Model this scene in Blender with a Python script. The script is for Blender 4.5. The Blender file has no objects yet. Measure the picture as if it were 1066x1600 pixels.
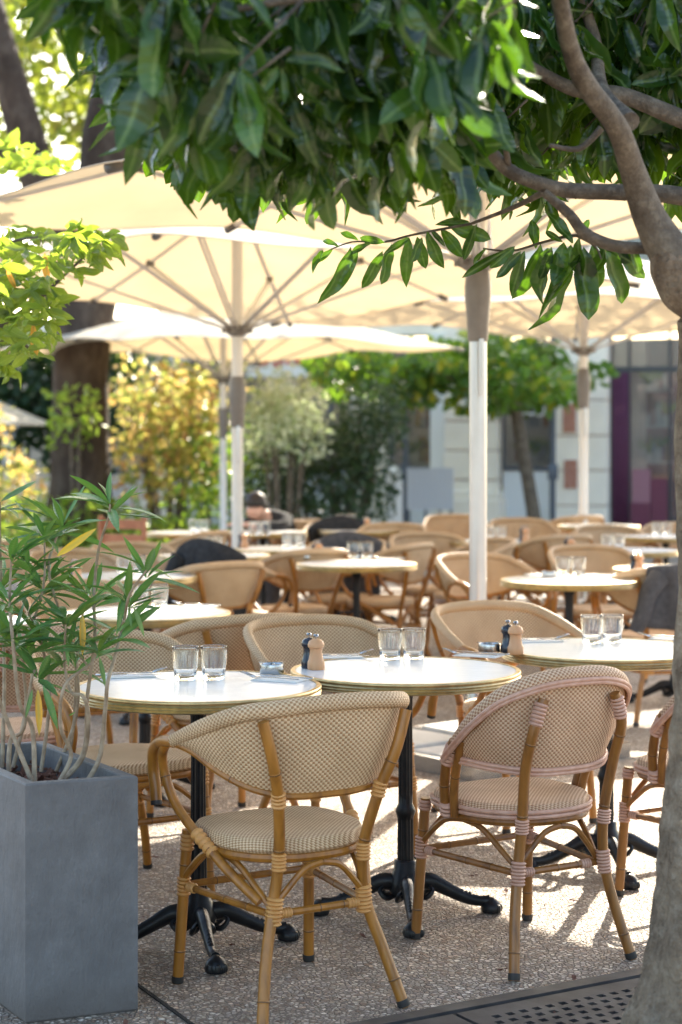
import bpy, math, random
import numpy as np
from mathutils import Vector, Matrix, noise
random.seed(7); rng = np.random.default_rng(7)
S = bpy.context.scene; COL = S.collection
R = math.radians
HC = 1.42; FPX = 2820.0; CX = 533.0; HY = 697.0     # eye height, focal length, principal point, horizon

# ---------------------------------------------------------------- camera, sky, sun, exposure
cam_d = bpy.data.cameras.new('camera'); cam = bpy.data.objects.new('camera', cam_d); COL.objects.link(cam)
cam.location = (0, 0, HC); cam.rotation_euler = (R(90), 0, 0)
cam_d.sensor_fit = 'HORIZONTAL'; cam_d.sensor_width = 24.0; cam_d.lens = FPX/1066*24
cam_d.shift_y = -(800-HY)/1066; cam_d.clip_start = 0.05; cam_d.clip_end = 500
cam_d.dof.use_dof = True; cam_d.dof.focus_distance = 4.95; cam_d.dof.aperture_fstop = 3.0; cam_d.dof.aperture_blades = 9
S.camera = cam
SUN_EL = 29.0; SUN_AZ = 17.0
w = bpy.data.worlds.new('World'); S.world = w; w.use_nodes = True
nt = w.node_tree; bg = nt.nodes['Background']; sky = nt.nodes.new('ShaderNodeTexSky')
sky.sky_type = 'NISHITA'; sky.sun_disc = False; sky.sun_elevation = R(SUN_EL); sky.sun_rotation = R(SUN_AZ)
sky.air_density = 1.0; sky.dust_density = 2.5; sky.ozone_density = 1.0
nt.links.new(sky.outputs[0], bg.inputs[0]); bg.inputs[1].default_value = 0.125
sd = bpy.data.lights.new('sun', 'SUN'); sd.energy = 3.9; sd.angle = R(0.55); sd.color = (1, .93, .82)
so = bpy.data.objects.new('sun', sd); COL.objects.link(so)
sv = Vector((math.sin(R(SUN_AZ))*math.cos(R(SUN_EL)), math.cos(R(SUN_AZ))*math.cos(R(SUN_EL)), math.sin(R(SUN_EL))))
so.rotation_euler = (-sv).to_track_quat('-Z', 'Y').to_euler(); so.location = sv*30
S.view_settings.view_transform = 'Standard'; S.view_settings.look = 'None'
S.view_settings.exposure = 2.3; S.view_settings.gamma = 1.0
S.view_settings.use_curve_mapping = False
S.view_settings.use_white_balance = True; S.view_settings.white_balance_temperature = 6750; S.view_settings.white_balance_tint = 8
S.render.engine = 'CYCLES'
S.cycles.max_bounces = 10; S.cycles.transmission_bounces = 10; S.cycles.transparent_max_bounces = 10; S.cycles.diffuse_bounces = 5

def at(px, py, D):                     # point seen at a photo pixel, D metres in front
    return Vector(((px-CX)/FPX*D, D, HC-(py-HY)/FPX*D))
def on(px, py, z=0.0):                 # point of the level z seen at a photo pixel
    D = (HC-z)*FPX/(py-HY); return Vector(((px-CX)/FPX*D, D, z))

# ---------------------------------------------------------------- materials
def mat(name, col=(.5,.5,.5), rough=.5, metal=0, spec=.5, **k):
    m = bpy.data.materials.new(name); m.use_nodes = True
    b = m.node_tree.nodes['Principled BSDF']
    b.inputs['Base Color'].default_value = (*col, 1); b.inputs['Roughness'].default_value = rough
    b.inputs['Metallic'].default_value = metal; b.inputs['Specular IOR Level'].default_value = spec
    for a, v in k.items(): b.inputs[a.replace('_', ' ')].default_value = v
    return m
class NG:
    def __init__(s, m): s.m = m; s.t = m.node_tree; s.b = s.t.nodes['Principled BSDF']
    def n(s, typ, **k):
        x = s.t.nodes.new('ShaderNode'+typ)
        for a, v in k.items(): setattr(x, a, v)
        return x
    def l(s, a, b): s.t.links.new(a, b)
    def coord(s, which='Object', scale=(1,1,1)):
        c = s.n('TexCoord'); mp = s.n('Mapping'); mp.inputs['Scale'].default_value = scale
        s.l(c.outputs[which], mp.inputs[0]); return mp.outputs[0]
    def noise(s, vec, scale, detail=4, rough=.55):
        x = s.n('TexNoise'); x.inputs['Scale'].default_value = scale; x.inputs['Detail'].default_value = detail
        x.inputs['Roughness'].default_value = rough; s.l(vec, x.inputs['Vector']); return x.outputs['Fac']
    def ramp(s, fac, stops):
        x = s.n('ValToRGB'); e = x.color_ramp.elements
        while len(e) < len(stops): e.new(.5)
        for i, (p, c) in enumerate(stops): e[i].position = p; e[i].color = (*c, 1)
        s.l(fac, x.inputs[0]); return x.outputs[0]
    def math(s, op, a, b=None):
        x = s.n('Math', operation=op)
        for i, v in enumerate((a, b)):
            if v is None: continue
            if isinstance(v, (int, float)): x.inputs[i].default_value = v
            else: s.l(v, x.inputs[i])
        return x.outputs[0]
    def mixc(s, f, a, b, typ='MIX'):
        x = s.n('MixRGB', blend_type=typ)
        for i, v in enumerate((f, a, b)):
            if isinstance(v, (int, float)): x.inputs[i].default_value = v
            elif isinstance(v, tuple): x.inputs[i].default_value = (*v, 1)
            else: s.l(v, x.inputs[i])
        return x.outputs[0]
    def bump(s, h, dist=.002, strength=1, chain=None):
        x = s.n('Bump'); x.inputs['Distance'].default_value = dist; x.inputs['Strength'].default_value = strength
        s.l(h, x.inputs['Height'])
        if chain is not None: s.l(chain, x.inputs['Normal'])
        s.l(x.outputs[0], s.b.inputs['Normal']); return x.outputs[0]
    def base(s, c): s.l(c, s.b.inputs['Base Color'])

def noisy(name, c1, c2, scale, rough=.6, bump=.001, stretch=(1,1,1), bscale=None, metal=0, spec=.5, lo=.35, hi=.65, **k):
    m = mat(name, c1, rough, metal, spec, **k); g = NG(m); v = g.coord('Object', stretch)
    f = g.noise(v, scale); g.base(g.ramp(f, [(lo, c1), (hi, c2)]))
    if bump: g.bump(g.noise(v, bscale or scale*3, 6), bump)
    return m

def weave(name, dot, gap, cell=.0066, contrast=1):
    m = mat(name, dot, .6); g = NG(m)
    uv = g.n('TexCoord').outputs['UV']; sp = g.n('SeparateXYZ'); g.l(uv, sp.inputs[0])
    a = g.math('SINE', g.math('MULTIPLY', sp.outputs[0], math.pi/cell))
    b = g.math('SINE', g.math('MULTIPLY', sp.outputs[1], math.pi/cell))
    p = g.math('MULTIPLY', a, b)
    h = g.math('ADD', g.math('MULTIPLY', p, .5), .5)
    c = g.ramp(h, [(.40, gap), (.58, dot)])
    n = g.noise(g.coord('Object'), 9, 3)
    g.base(g.mixc(1, c, g.ramp(n, [(.3, (.82,.80,.76)), (.7, (1,1,1))]), 'MULTIPLY'))
    g.bump(g.math('ABSOLUTE', p), .0012, .8)
    return m

M = {}
M['weave'] = weave('woven_resin', (.74,.54,.33), (.38,.20,.085))
M['weave_pink'] = weave('woven_resin_rosy', (.72,.51,.34), (.38,.19,.095))
def bamboo(name, a, b):
    m = mat(name, a, .38, spec=.5, Coat_Weight=.1, Coat_Roughness=.25); g = NG(m)
    v = g.coord('Object', (22, 22, 4)); f = g.noise(v, 1.6, 5)
    g.base(g.ramp(f, [(.25, b), (.5, a), (.75, (a[0]*1.25, a[1]*1.25, a[2]*1.3))])); g.bump(f, .0006, .5); return m
M['bamboo'] = bamboo('bamboo_look_tube', (.33,.130,.016), (.17,.060,.007))
M['bamboo_brown'] = bamboo('bamboo_look_tube_brown', (.25,.10,.018), (.12,.042,.008))
M['node'] = mat('tube_node', (.10,.045,.015), .5)
M['cane'] = noisy('cane_binding', (.52,.235,.062), (.60,.30,.09), 60, .5, .0004)
M['pink'] = noisy('pink_cane', (.52,.28,.19), (.60,.36,.26), 50, .5, .0004)
M['pink_gap'] = mat('pink_gap', (.30,.15,.09), .6)
M['rubber'] = mat('rubber', (.025,.022,.02), .6)
M['laminate'] = noisy('white_laminate', (.76,.76,.76), (.78,.78,.78), 5, .24, 0)
_g = NG(M['laminate']); _r = _g.noise(_g.coord('Object', (1,3,1)), 14, 8, .7); _rr = _g.ramp(_r, [(.35, (.20,)*3), (.7, (.27,)*3)]); _g.l(_rr, _g.b.inputs['Roughness'])
M['brass'] = noisy('brass_edge', (.60,.45,.22), (.42,.31,.15), 30, .36, .0003, metal=.85)
M['iron'] = noisy('black_cast_iron', (.006,.0065,.008), (.014,.0145,.016), 25, .34, .0012, spec=.3)
M['steel'] = mat('steel', (.45,.44,.43), .25, 1)
M['navy'] = mat('dark_lacquer', (.018,.022,.035), .18, spec=.6)
M['beech'] = noisy('beech_wood', (.68,.36,.18), (.60,.30,.14), 30, .42, .0002, stretch=(1,1,.2))
M['napkin'] = mat('paper_napkin', (.84,.82,.78), .9)
M['glass'] = mat('glass', (1,1,1), .02, Transmission_Weight=1.0, IOR=1.45)
M['glass'].node_tree.nodes['Principled BSDF'].inputs['Base Color'].default_value = (.97,.985,.98,1)
M['alu'] = noisy('brushed_pole', (.60,.60,.61), (.52,.52,.53), 4, .3, 0, metal=.75)
M['white_pole'] = mat('white_pole', (.72,.70,.66), .4)
M['grey_plastic'] = noisy('taupe_plastic', (.15,.135,.125), (.19,.175,.16), 12, .4, .0002)
M['dark_plastic'] = mat('dark_plastic', (.09,.085,.08), .5)
M['rib'] = mat('rib_alu', (.62,.62,.63), .35, .1)
M['concrete'] = noisy('pale_concrete', (.50,.48,.44), (.60,.58,.54), 8, .85, .001)
M['black_cloth'] = noisy('black_cloth', (.012,.012,.014), (.03,.03,.033), 40, .9, .001)
M['grey_cloth'] = noisy('grey_cloth', (.05,.047,.05), (.085,.08,.083), 30, .9, .001)
M['skin'] = noisy('skin', (.58,.33,.24), (.64,.38,.28), 12, .5, .0003)
M['hair'] = mat('dark_hair', (.02,.014,.01), .5)
M['soil'] = noisy('soil', (.05,.03,.02), (.14,.08,.05), 60, .95, .01, bscale=90)
M['bark_litter'] = mat('bark_chip', (.16,.07,.045), .9)

def cloth():
    m = mat('cream_canvas', (.78,.71,.58), .85, spec=.1); g = NG(m)
    n = g.noise(g.coord('Object'), 2.2, 5); c = g.ramp(n, [(.3, (.60,.53,.42)), (.7, (.67,.61,.49))]); g.base(c)
    wv = g.coord('Object', (1,1,1)); g.bump(g.noise(wv, 3.5, 4), .02, .35)
    t = g.n('BsdfTranslucent'); g.l(g.mixc(1, c, (.92,.77,.56), 'MULTIPLY'), t.inputs[0])
    mx = g.n('MixShader'); mx.inputs[0].default_value = .36
    g.l(g.b.outputs[0], mx.inputs[1]); g.l(t.outputs[0], mx.inputs[2])
    g.l(mx.outputs[0], g.t.nodes['Material Output'].inputs[0]); return m
M['canvas'] = cloth()

def leafmat(name, cols, trans, rough=.32, tw=.4, rnd='object', veins=True, spec=.5, tm=.75):
    if len(cols) == 1: cols = cols*2
    m = mat(name, cols[0], rough, spec=spec); g = NG(m)
    if rnd == 'object': f = g.n('ObjectInfo').outputs['Random']
    else:
        ge = g.n('NewGeometry'); f = ge.outputs['Random Per Island']
    n = len(cols); x = g.ramp(f, [(i/max(1, n-1)*.98, c) for i, c in enumerate(cols)])
    t = g.n('BsdfTranslucent'); mx = g.n('MixShader'); mx.inputs[0].default_value = tw
    tr = g.mixc(tm, x, trans)
    if veins:
        uv = g.n('TexCoord').outputs['UV']; sp = g.n('SeparateXYZ'); g.l(uv, sp.inputs[0])
        au = g.math('ABSOLUTE', sp.outputs[0])
        rib = g.math('SUBTRACT', 1, g.math('MINIMUM', g.math('MULTIPLY', au, 26), 1))
        side = g.math('SINE', g.math('MULTIPLY', g.math('SUBTRACT', sp.outputs[1], g.math('MULTIPLY', au, .25)), 62))
        x = g.mixc(g.math('MULTIPLY', rib, .6), x, (.22,.32,.10))
        g.bump(g.math('ADD', g.math('MULTIPLY', side, .5), g.math('MULTIPLY', rib, 2)), .0007, .5)
    g.base(x); g.l(tr, t.inputs[0])
    g.l(g.b.outputs[0], mx.inputs[1]); g.l(t.outputs[0], mx.inputs[2])
    g.l(mx.outputs[0], g.t.nodes['Material Output'].inputs[0]); return m
GRN = [(.005,.018,.004), (.012,.038,.007), (.008,.026,.012), (.028,.075,.010), (.010,.034,.016), (.016,.05,.007), (.05,.12,.015)]  # last, brightest green puts sunlight on some leaves by colour
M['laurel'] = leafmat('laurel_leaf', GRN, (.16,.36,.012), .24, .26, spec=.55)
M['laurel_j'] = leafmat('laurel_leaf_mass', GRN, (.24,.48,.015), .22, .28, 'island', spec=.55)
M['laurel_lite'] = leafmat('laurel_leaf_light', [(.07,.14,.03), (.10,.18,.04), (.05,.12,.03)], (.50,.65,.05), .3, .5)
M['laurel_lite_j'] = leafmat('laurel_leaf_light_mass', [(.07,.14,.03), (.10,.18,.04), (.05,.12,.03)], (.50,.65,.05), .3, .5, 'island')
M['yellow_leaf'] = leafmat('yellow_leaf', [(.60,.42,.04), (.65,.33,.04)], (.8,.55,.05), .4, .4)
M['orange_leaf'] = leafmat('orange_leaf', [(.75,.36,.05)], (.9,.5,.1), .4, .4)
M['oleander'] = leafmat('oleander_leaf', [(.05,.16,.045), (.085,.22,.05), (.06,.17,.08), (.15,.30,.06), (.05,.13,.05), (.20,.30,.06)], (.20,.42,.04), .32, .25)
M['plane_j'] = leafmat('plane_leaf', [(.07,.13,.02), (.13,.19,.03), (.05,.10,.02), (.22,.20,.04), (.20,.12,.05)], (.50,.60,.06), .45, .45, 'island', False)
M['gold_j'] = leafmat('golden_leaf', [(.34,.36,.05), (.08,.18,.03), (.50,.36,.08), (.16,.27,.04), (.55,.24,.10), (.45,.42,.08), (.60,.30,.18), (.18,.28,.04)], (.75,.70,.20), .4, .5, 'island', False, tm=.3)
M['pale_j'] = leafmat('pale_leaf', [(.30,.40,.18), (.75,.76,.62), (.22,.32,.12), (.80,.80,.70)], (.6,.7,.35), .25, .35, 'island', False)
M['fresh_j'] = leafmat('fresh_leaf', [(.12,.24,.04), (.20,.33,.05), (.08,.17,.03), (.40,.42,.10)], (.55,.75,.08), .35, .5, 'island', False)
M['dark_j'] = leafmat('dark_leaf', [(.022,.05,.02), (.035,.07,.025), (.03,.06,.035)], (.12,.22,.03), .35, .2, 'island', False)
M['mid_j'] = leafmat('mid_leaf', [(.05,.12,.02), (.08,.18,.025), (.035,.08,.02), (.12,.22,.03), (.06,.13,.02), (.45,.36,.03)], (.35,.60,.04), .35, .35, 'island', False)

def barkmat(name, a, b, c, sc=14, dist=.012, stretch=.45):
    m = mat(name, a, .85, spec=.25); g = NG(m); v = g.coord('Object', (1,1,stretch))
    f = g.noise(v, sc, 9, .72); f2 = g.noise(g.coord('Object'), sc*.35, 3)
    k = g.ramp(f, [(.3, b), (.5, a), (.68, c)]); g.base(g.mixc(.5, k, g.ramp(f2, [(.4, b), (.6, a)]), 'MIX'))
    n1 = g.bump(f, dist, .8); vo = g.n('TexVoronoi'); vo.inputs['Scale'].default_value = sc*4; g.l(v, vo.inputs['Vector'])
    g.bump(vo.outputs[0], dist*.25, .6, n1); return m
M['bark'] = barkmat('smooth_bark', (.38,.29,.20), (.10,.065,.042), (.68,.58,.45), 22, .05, .9)
M['branch'] = barkmat('branch_bark', (.15,.12,.088), (.055,.042,.032), (.34,.29,.22), 30, .010, 1)
M['plane_bark'] = barkmat('plane_tree_bark', (.07,.05,.038), (.025,.017,.012), (.17,.14,.11), 6, .05)
M['stem'] = noisy('oleander_stem', (.24,.165,.10), (.40,.31,.21), 35, .7, .001)

def groundmat():
    m = mat('exposed_aggregate', (.4,.35,.3), .75, spec=.35); g = NG(m); v = g.coord('Object')
    vo = g.n('TexVoronoi'); vo.inputs['Scale'].default_value = 72; g.l(v, vo.inputs['Vector'])
    v2 = g.n('TexVoronoi', feature='DISTANCE_TO_EDGE'); v2.inputs['Scale'].default_value = 72; g.l(v, v2.inputs['Vector'])
    sp = g.n('SeparateXYZ'); g.l(vo.outputs['Color'], sp.inputs[0])
    c = g.ramp(sp.outputs[0], [(0, (.25,.17,.12)), (.25, (.42,.34,.27)), (.5, (.56,.49,.41)), (.72, (.26,.21,.19)), (.85, (.74,.68,.60)), (1, (.48,.36,.27))])
    e = g.math('MINIMUM', g.math('MULTIPLY', v2.outputs[0], 5), 1)
    c = g.mixc(e, (.24,.20,.165), c)
    big = g.noise(v, 1.3, 5); c = g.mixc(1, c, g.ramp(big, [(.3, (1.0,.95,.88)), (.65, (1.38,1.30,1.20))]), 'MULTIPLY')
    st = g.noise(v, 5, 6, .7); c = g.mixc(g.math('MULTIPLY', g.ramp(st, [(.52, (0,0,0)), (.70, (1,1,1))]), .55), c, (.17,.13,.10))
    g.base(c)
    h = g.math('ADD', e, g.math('MULTIPLY', sp.outputs[1], .9)); g.bump(h, .010, 1.0); return m
M['ground'] = groundmat()
def s_base_in(g):
    l = g.b.inputs['Base Color'].links[0]; o = l.from_socket; g.t.links.remove(l); return o
def slate():
    m = mat('slate_grey_planter', (.17,.18,.20), .55, spec=.4); g = NG(m); v = g.coord('Object', (1,1,1))
    f = g.noise(v, 7, 8, .62); mu = g.noise(g.coord('Object', (2,2,.9)), 14, 10, .7)
    q = g.noise(g.coord('Object', (1,1,1.6)), 9, 9, .75)
    q = g.ramp(q, [(.50, (0,0,0)), (.53, (1,1,1)), (.56, (0,0,0))])
    g.base(g.mixc(g.math('MULTIPLY', g.math('MULTIPLY', q, g.ramp(f, [(.4,(0,0,0)),(.7,(1,1,1))])), .35), g.ramp(f, [(.3, (.125,.119,.116)), (.7, (.185,.177,.172))]), (.26,.26,.26)))
    sp = g.n('SeparateXYZ'); g.l(g.n('TexCoord').outputs['Object'], sp.inputs[0])
    hz = g.math('ADD', sp.outputs[2], g.math('MULTIPLY', g.noise(g.coord('Object', (1,1,.4)), 11, 6), .14))
    dirt = g.ramp(hz, [(.06, (1,1,1)), (.17, (0,0,0))])
    g.base(g.mixc(g.math('MULTIPLY', dirt, .55), s_base_in(g), (.09,.07,.055)))
    g.bump(mu, .012, .9); return m
M['slate'] = slate()
M['grate'] = noisy('cast_grate', (.035,.034,.035), (.075,.07,.066), 10, .6, .001, metal=.2)
M['void'] = mat('pit_soil', (.012,.010,.009), .95)
M['stone'] = noisy('white_stone', (.84,.76,.66), (.90,.82,.72), 3, .85, .004)
M['render_white'] = noisy('white_render', (.78,.77,.76), (.84,.83,.82), 1.5, .85, .002)
M['brick'] = noisy('red_brick', (.42,.13,.08), (.52,.20,.13), 8, .85, .003)
M['mortar'] = mat('mortar', (.55,.45,.40), .9)
M['blue_frame'] = mat('blue_grey_frame', (.075,.095,.13), .4)
M['black_frame'] = mat('black_frame', (.03,.032,.04), .4)
M['purple'] = noisy('purple_curtain', (.10,.025,.07), (.16,.04,.10), 5, .7, 0, stretch=(8,8,.1))
M['magenta'] = mat('burgundy_panel', (.13,.015,.05), .4)
M['rose'] = mat('rose_panel', (.30,.13,.17), .5)
M['pane'] = mat('window_glass', (.10,.12,.13), .04, spec=.9, Coat_Weight=.6)
_g = NG(M['pane']); _t = _g.n('BsdfTransparent'); _m = _g.n('MixShader'); _m.inputs[0].default_value = .38; _g.l(_t.outputs[0], _m.inputs[1]); _g.l(_g.b.outputs[0], _m.inputs[2]); _g.l(_m.outputs[0], _g.t.nodes['Material Output'].inputs[0])
M['panel_white'] = mat('pale_panel', (.74,.77,.82), .6)
M['panel_grey'] = mat('grey_panel', (.50,.52,.56), .5)
M['white_paint'] = mat('white_paint', (.78,.78,.77), .5)
M['wood_orange'] = noisy('orange_wood', (.33,.12,.055), (.42,.17,.08), 12, .5, .0005)
M['red'] = mat('red_geranium', (.6,.05,.03), .6)

# ---------------------------------------------------------------- mesh helpers
def spl(pts, n=6):
    P = [Vector(p) for p in pts]; out = []
    for i in range(len(P)-1):
        a = P[max(0, i-1)]; b = P[i]; c = P[i+1]; d = P[min(len(P)-1, i+2)]
        for k in range(n):
            t = k/n; out.append(.5*((2*b)+(c-a)*t+(2*a-5*b+4*c-d)*t*t+(3*b-a-3*c+d)*t**3))
    out.append(P[-1]); return out
class MB:
    def __init__(s): s.v = []; s.f = []; s.uv = []; s.mi = []
    def add(s, vs, fs, uvs=None, mi=0):
        o = len(s.v); s.v += [tuple(v) for v in vs]; s.uv += (uvs or [(0,0)]*len(vs))
        s.f += [tuple(i+o for i in f) for f in fs]; s.mi += [mi]*len(fs)
    def tube(s, pts, r, seg=10, caps=True, mi=0, uv=False, flat=1.0, nup=None):
        P = [Vector(p) for p in pts]; n = len(P); rs = r if isinstance(r, (list, tuple)) else [r]*n
        if len(rs) != n: rs = [rs[0]+(rs[-1]-rs[0])*i/(n-1) for i in range(n)] if len(rs) == 2 else \
            [rs[min(len(rs)-1, int(i/(n-1)*(len(rs)-1)))]*(1-((i/(n-1)*(len(rs)-1))%1))+rs[min(len(rs)-1, int(i/(n-1)*(len(rs)-1))+1)]*((i/(n-1)*(len(rs)-1))%1) for i in range(n)]
        T = [(P[min(i+1, n-1)]-P[max(i-1, 0)]).normalized() for i in range(n)]
        u = nup or (Vector((0,0,1)) if abs(T[0].z) < .9 else Vector((1,0,0)))
        N = (u-T[0]*u.dot(T[0])).normalized(); vs = []; uvs = []; L = 0; cols = seg+1 if uv else seg
        for i in range(n):
            if i: L += (P[i]-P[i-1]).length
            N = (N-T[i]*N.dot(T[i])).normalized(); B = T[i].cross(N)
            for k in range(cols):
                a = 2*math.pi*k/seg
                vs.append(P[i]+N*math.cos(a)*rs[i]+B*math.sin(a)*rs[i]*flat); uvs.append((L, a*max(rs)))
        fs = []
        for i in range(n-1):
            for k in range(seg):
                k2 = k+1 if uv else (k+1) % seg
                fs.append((i*cols+k, i*cols+k2, (i+1)*cols+k2, (i+1)*cols+k))
        if caps: fs.append(tuple(range(seg))[::-1]); fs.append(tuple((n-1)*cols+k for k in range(seg)))
        s.add(vs, fs, uvs, mi)
    def bam(s, pts, r, nodes=(), seg=10, n=6):          # bamboo look tube with dark node rings
        P = spl(pts, n) if len(pts) > 2 else [Vector(pts[0]).lerp(Vector(pts[1]), i/4) for i in range(5)]
        s.tube(P, r, seg)
        rr = r if not isinstance(r, (list, tuple)) else r[0]
        for t in nodes:
            i = min(len(P)-2, int(t*(len(P)-1))); d = (P[i+1]-P[i]).normalized(); c = P[i]
            s.tube([c-d*.0035, c-d*.001, c+d*.001, c+d*.0035], [rr*1.01, rr*1.09, rr*1.09, rr*1.01], seg, mi=0)
            s.tube([c-d*.0012, c+d*.0012], rr*1.12, seg, mi=1)
    def wrap(s, a, b, r, n=5, seg=10):                    # wound cane binding
        a = Vector(a); b = Vector(b); P = []; rs = []
        for i in range(n):
            for t, q in ((.02, .93), (.25, 1.14), (.5, 1.22), (.75, 1.14), (.98, .93)):
                P.append(a.lerp(b, (i+t)/n)); rs.append(r*q)
        s.tube(P, rs, seg)
    def lathe(s, prof, seg=24, c=(0,0,0), mi=0, rad=None, cap=True):
        vs = []; n = len(prof)
        for (r, z) in prof:
            for k in range(seg):
                a = 2*math.pi*k/seg; q = r*(rad(a, z) if rad else 1)
                vs.append((c[0]+q*math.cos(a), c[1]+q*math.sin(a), c[2]+z))
        fs = [(i*seg+k, i*seg+(k+1) % seg, (i+1)*seg+(k+1) % seg, (i+1)*seg+k) for i in range(n-1) for k in range(seg)]
        if cap and prof[0][0] > 1e-6: fs.append(tuple(range(seg))[::-1])
        if cap and prof[-1][0] > 1e-6: fs.append(tuple((n-1)*seg+k for k in range(seg)))
        s.add(vs, fs, None, mi)
    def box(s, c, d, ax=None, mi=0, bev=0):               # centre, size, 3 axes
        c = Vector(c); A = ax or (Vector((1,0,0)), Vector((0,1,0)), Vector((0,0,1)))
        h = [x/2 for x in d]
        if bev <= 0:
            vs = [c+A[0]*h[0]*i+A[1]*h[1]*j+A[2]*h[2]*k for k in (-1,1) for j in (-1,1) for i in (-1,1)]
            s.add(vs, [(0,2,3,1), (4,5,7,6), (0,1,5,4), (2,6,7,3), (0,4,6,2), (1,3,7,5)], None, mi)
        else:
            vs = []; o = [(1-bev/h[0]) if h[0] > bev else .5, (1-bev/h[1]) if h[1] > bev else .5]
            ring = [(-o[0],-1), (o[0],-1), (1,-o[1]), (1,o[1]), (o[0],1), (-o[0],1), (-1,o[1]), (-1,-o[1])]
            for z, q in ((-h[2], 1-bev/max(h)), (-h[2]+bev, 1), (h[2]-bev, 1), (h[2], 1-bev/max(h))):
                for (i, j) in ring: vs.append(c+A[0]*h[0]*i*q+A[1]*h[1]*j*q+A[2]*z)
            fs = [(r*8+k, r*8+(k+1) % 8, (r+1)*8+(k+1) % 8, (r+1)*8+k) for r in range(3) for k in range(8)]
            fs += [tuple(range(8))[::-1], tuple(range(24, 32))]; s.add(vs, fs, None, mi)
    def grid(s, fn, nu, nv, mi=0, flip=False, uvf=None):
        vs = [fn(i/nu, j/nv) for j in range(nv+1) for i in range(nu+1)]
        uvs = [uvf(i/nu, j/nv) for j in range(nv+1) for i in range(nu+1)] if uvf else None
        fs = []
        for j in range(nv):
            for i in range(nu):
                q = (j*(nu+1)+i, j*(nu+1)+i+1, (j+1)*(nu+1)+i+1, (j+1)*(nu+1)+i); fs.append(q[::-1] if flip else q)
        s.add(vs, fs, uvs, mi)
    def mesh(s, name, mats, smooth=True):
        me = bpy.data.meshes.new(name); me.from_pydata(s.v, [], s.f)
        for m in (mats if isinstance(mats, (list, tuple)) else [mats]): me.materials.append(M[m] if isinstance(m, str) else m)
        me.polygons.foreach_set('use_smooth', [smooth]*len(s.f)); me.polygons.foreach_set('material_index', s.mi)
        if any(u != (0,0) for u in s.uv[:400]):
            ul = me.uv_layers.new(name='UVMap'); li = np.empty(len(me.loops), dtype=np.int32); me.loops.foreach_get('vertex_index', li)
            ul.data.foreach_set('uv', np.array(s.uv, dtype=np.float32)[li].ravel())
        me.update(); return me
    def build(s, name, mats, parent=None, smooth=True):
        o = bpy.data.objects.new(name, s.mesh(name, mats, smooth)); COL.objects.link(o)
        if parent: o.parent = parent
        if smooth and len(s.f) < 60000: smooth_by_angle(o)
        return o
def smooth_by_angle(o, ang=.7):
    me = o.data; n = len(me.edges)
    # mark sharp edges by face angle
    fn = np.empty(len(me.polygons)*3, dtype=np.float32); me.polygons.foreach_get('normal', fn); fn = fn.reshape(-1, 3)
    ls = np.empty(len(me.loops), dtype=np.int32); me.loops.foreach_get('edge_index', ls)
    lt = np.empty(len(me.polygons), dtype=np.int32); me.polygons.foreach_get('loop_total', lt)
    pf = np.repeat(np.arange(len(lt)), lt); order = np.argsort(ls, kind='stable'); e = ls[order]; p = pf[order]
    first = np.searchsorted(e, np.arange(n)); cnt = np.bincount(e, minlength=n)
    two = np.where(cnt == 2)[0]; a = fn[p[first[two]]]; b = fn[p[first[two]+1]]
    sh = np.zeros(n, dtype=bool); sh[two] = (a*b).sum(1) < math.cos(ang)
    at_ = me.attributes.new('sharp_edge', 'BOOLEAN', 'EDGE'); at_.data.foreach_set('value', sh)
def tag(o, label=None, cat=None, group=None, kind=None):
    for k, v in (('label', label), ('category', cat), ('group', group), ('kind', kind)):
        if v: o[k] = v
    return o
def thing(name, label, cat, loc=(0,0,0), rz=0, group=None):
    o = bpy.data.objects.new(name, None); COL.objects.link(o); o.location = loc; o.rotation_euler = (0,0,rz)
    o.empty_display_size = .1; return tag(o, label, cat, group)
def clone(root, loc, rz, label, group=None, skip=()):
    r = root.copy(); COL.objects.link(r); r.location = loc; r.rotation_euler = (0,0,rz); r['label'] = label
    if group: r['group'] = group
    for ch in list(root.children):
        if ch.name.split('.')[0] in skip: continue
        c = ch.copy(); COL.objects.link(c); c.parent = r
        for g in ch.children:
            d = g.copy(); COL.objects.link(d); d.parent = c
    return r

# ---------------------------------------------------------------- ground
g = MB(); g.box((0, 60, -.1), (400, 400, .2)); tag(g.build('ground', 'ground', smooth=False), kind='structure')
UE = Vector((math.cos(R(31)), math.sin(R(31)), 0)); VE = Vector((-UE.y, UE.x, 0)); ZA = Vector((0,0,1))
g = MB(); p0 = on(215, 1540); p1 = on(300, 1602)
d = (p1-p0).normalized(); g.box((p0+p1)/2+ZA*.002, ((p1-p0).length+2.4, .010, .004), (d, ZA.cross(d), ZA))
tag(g.build('ground_joint', 'void', smooth=False), kind='structure')

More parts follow.
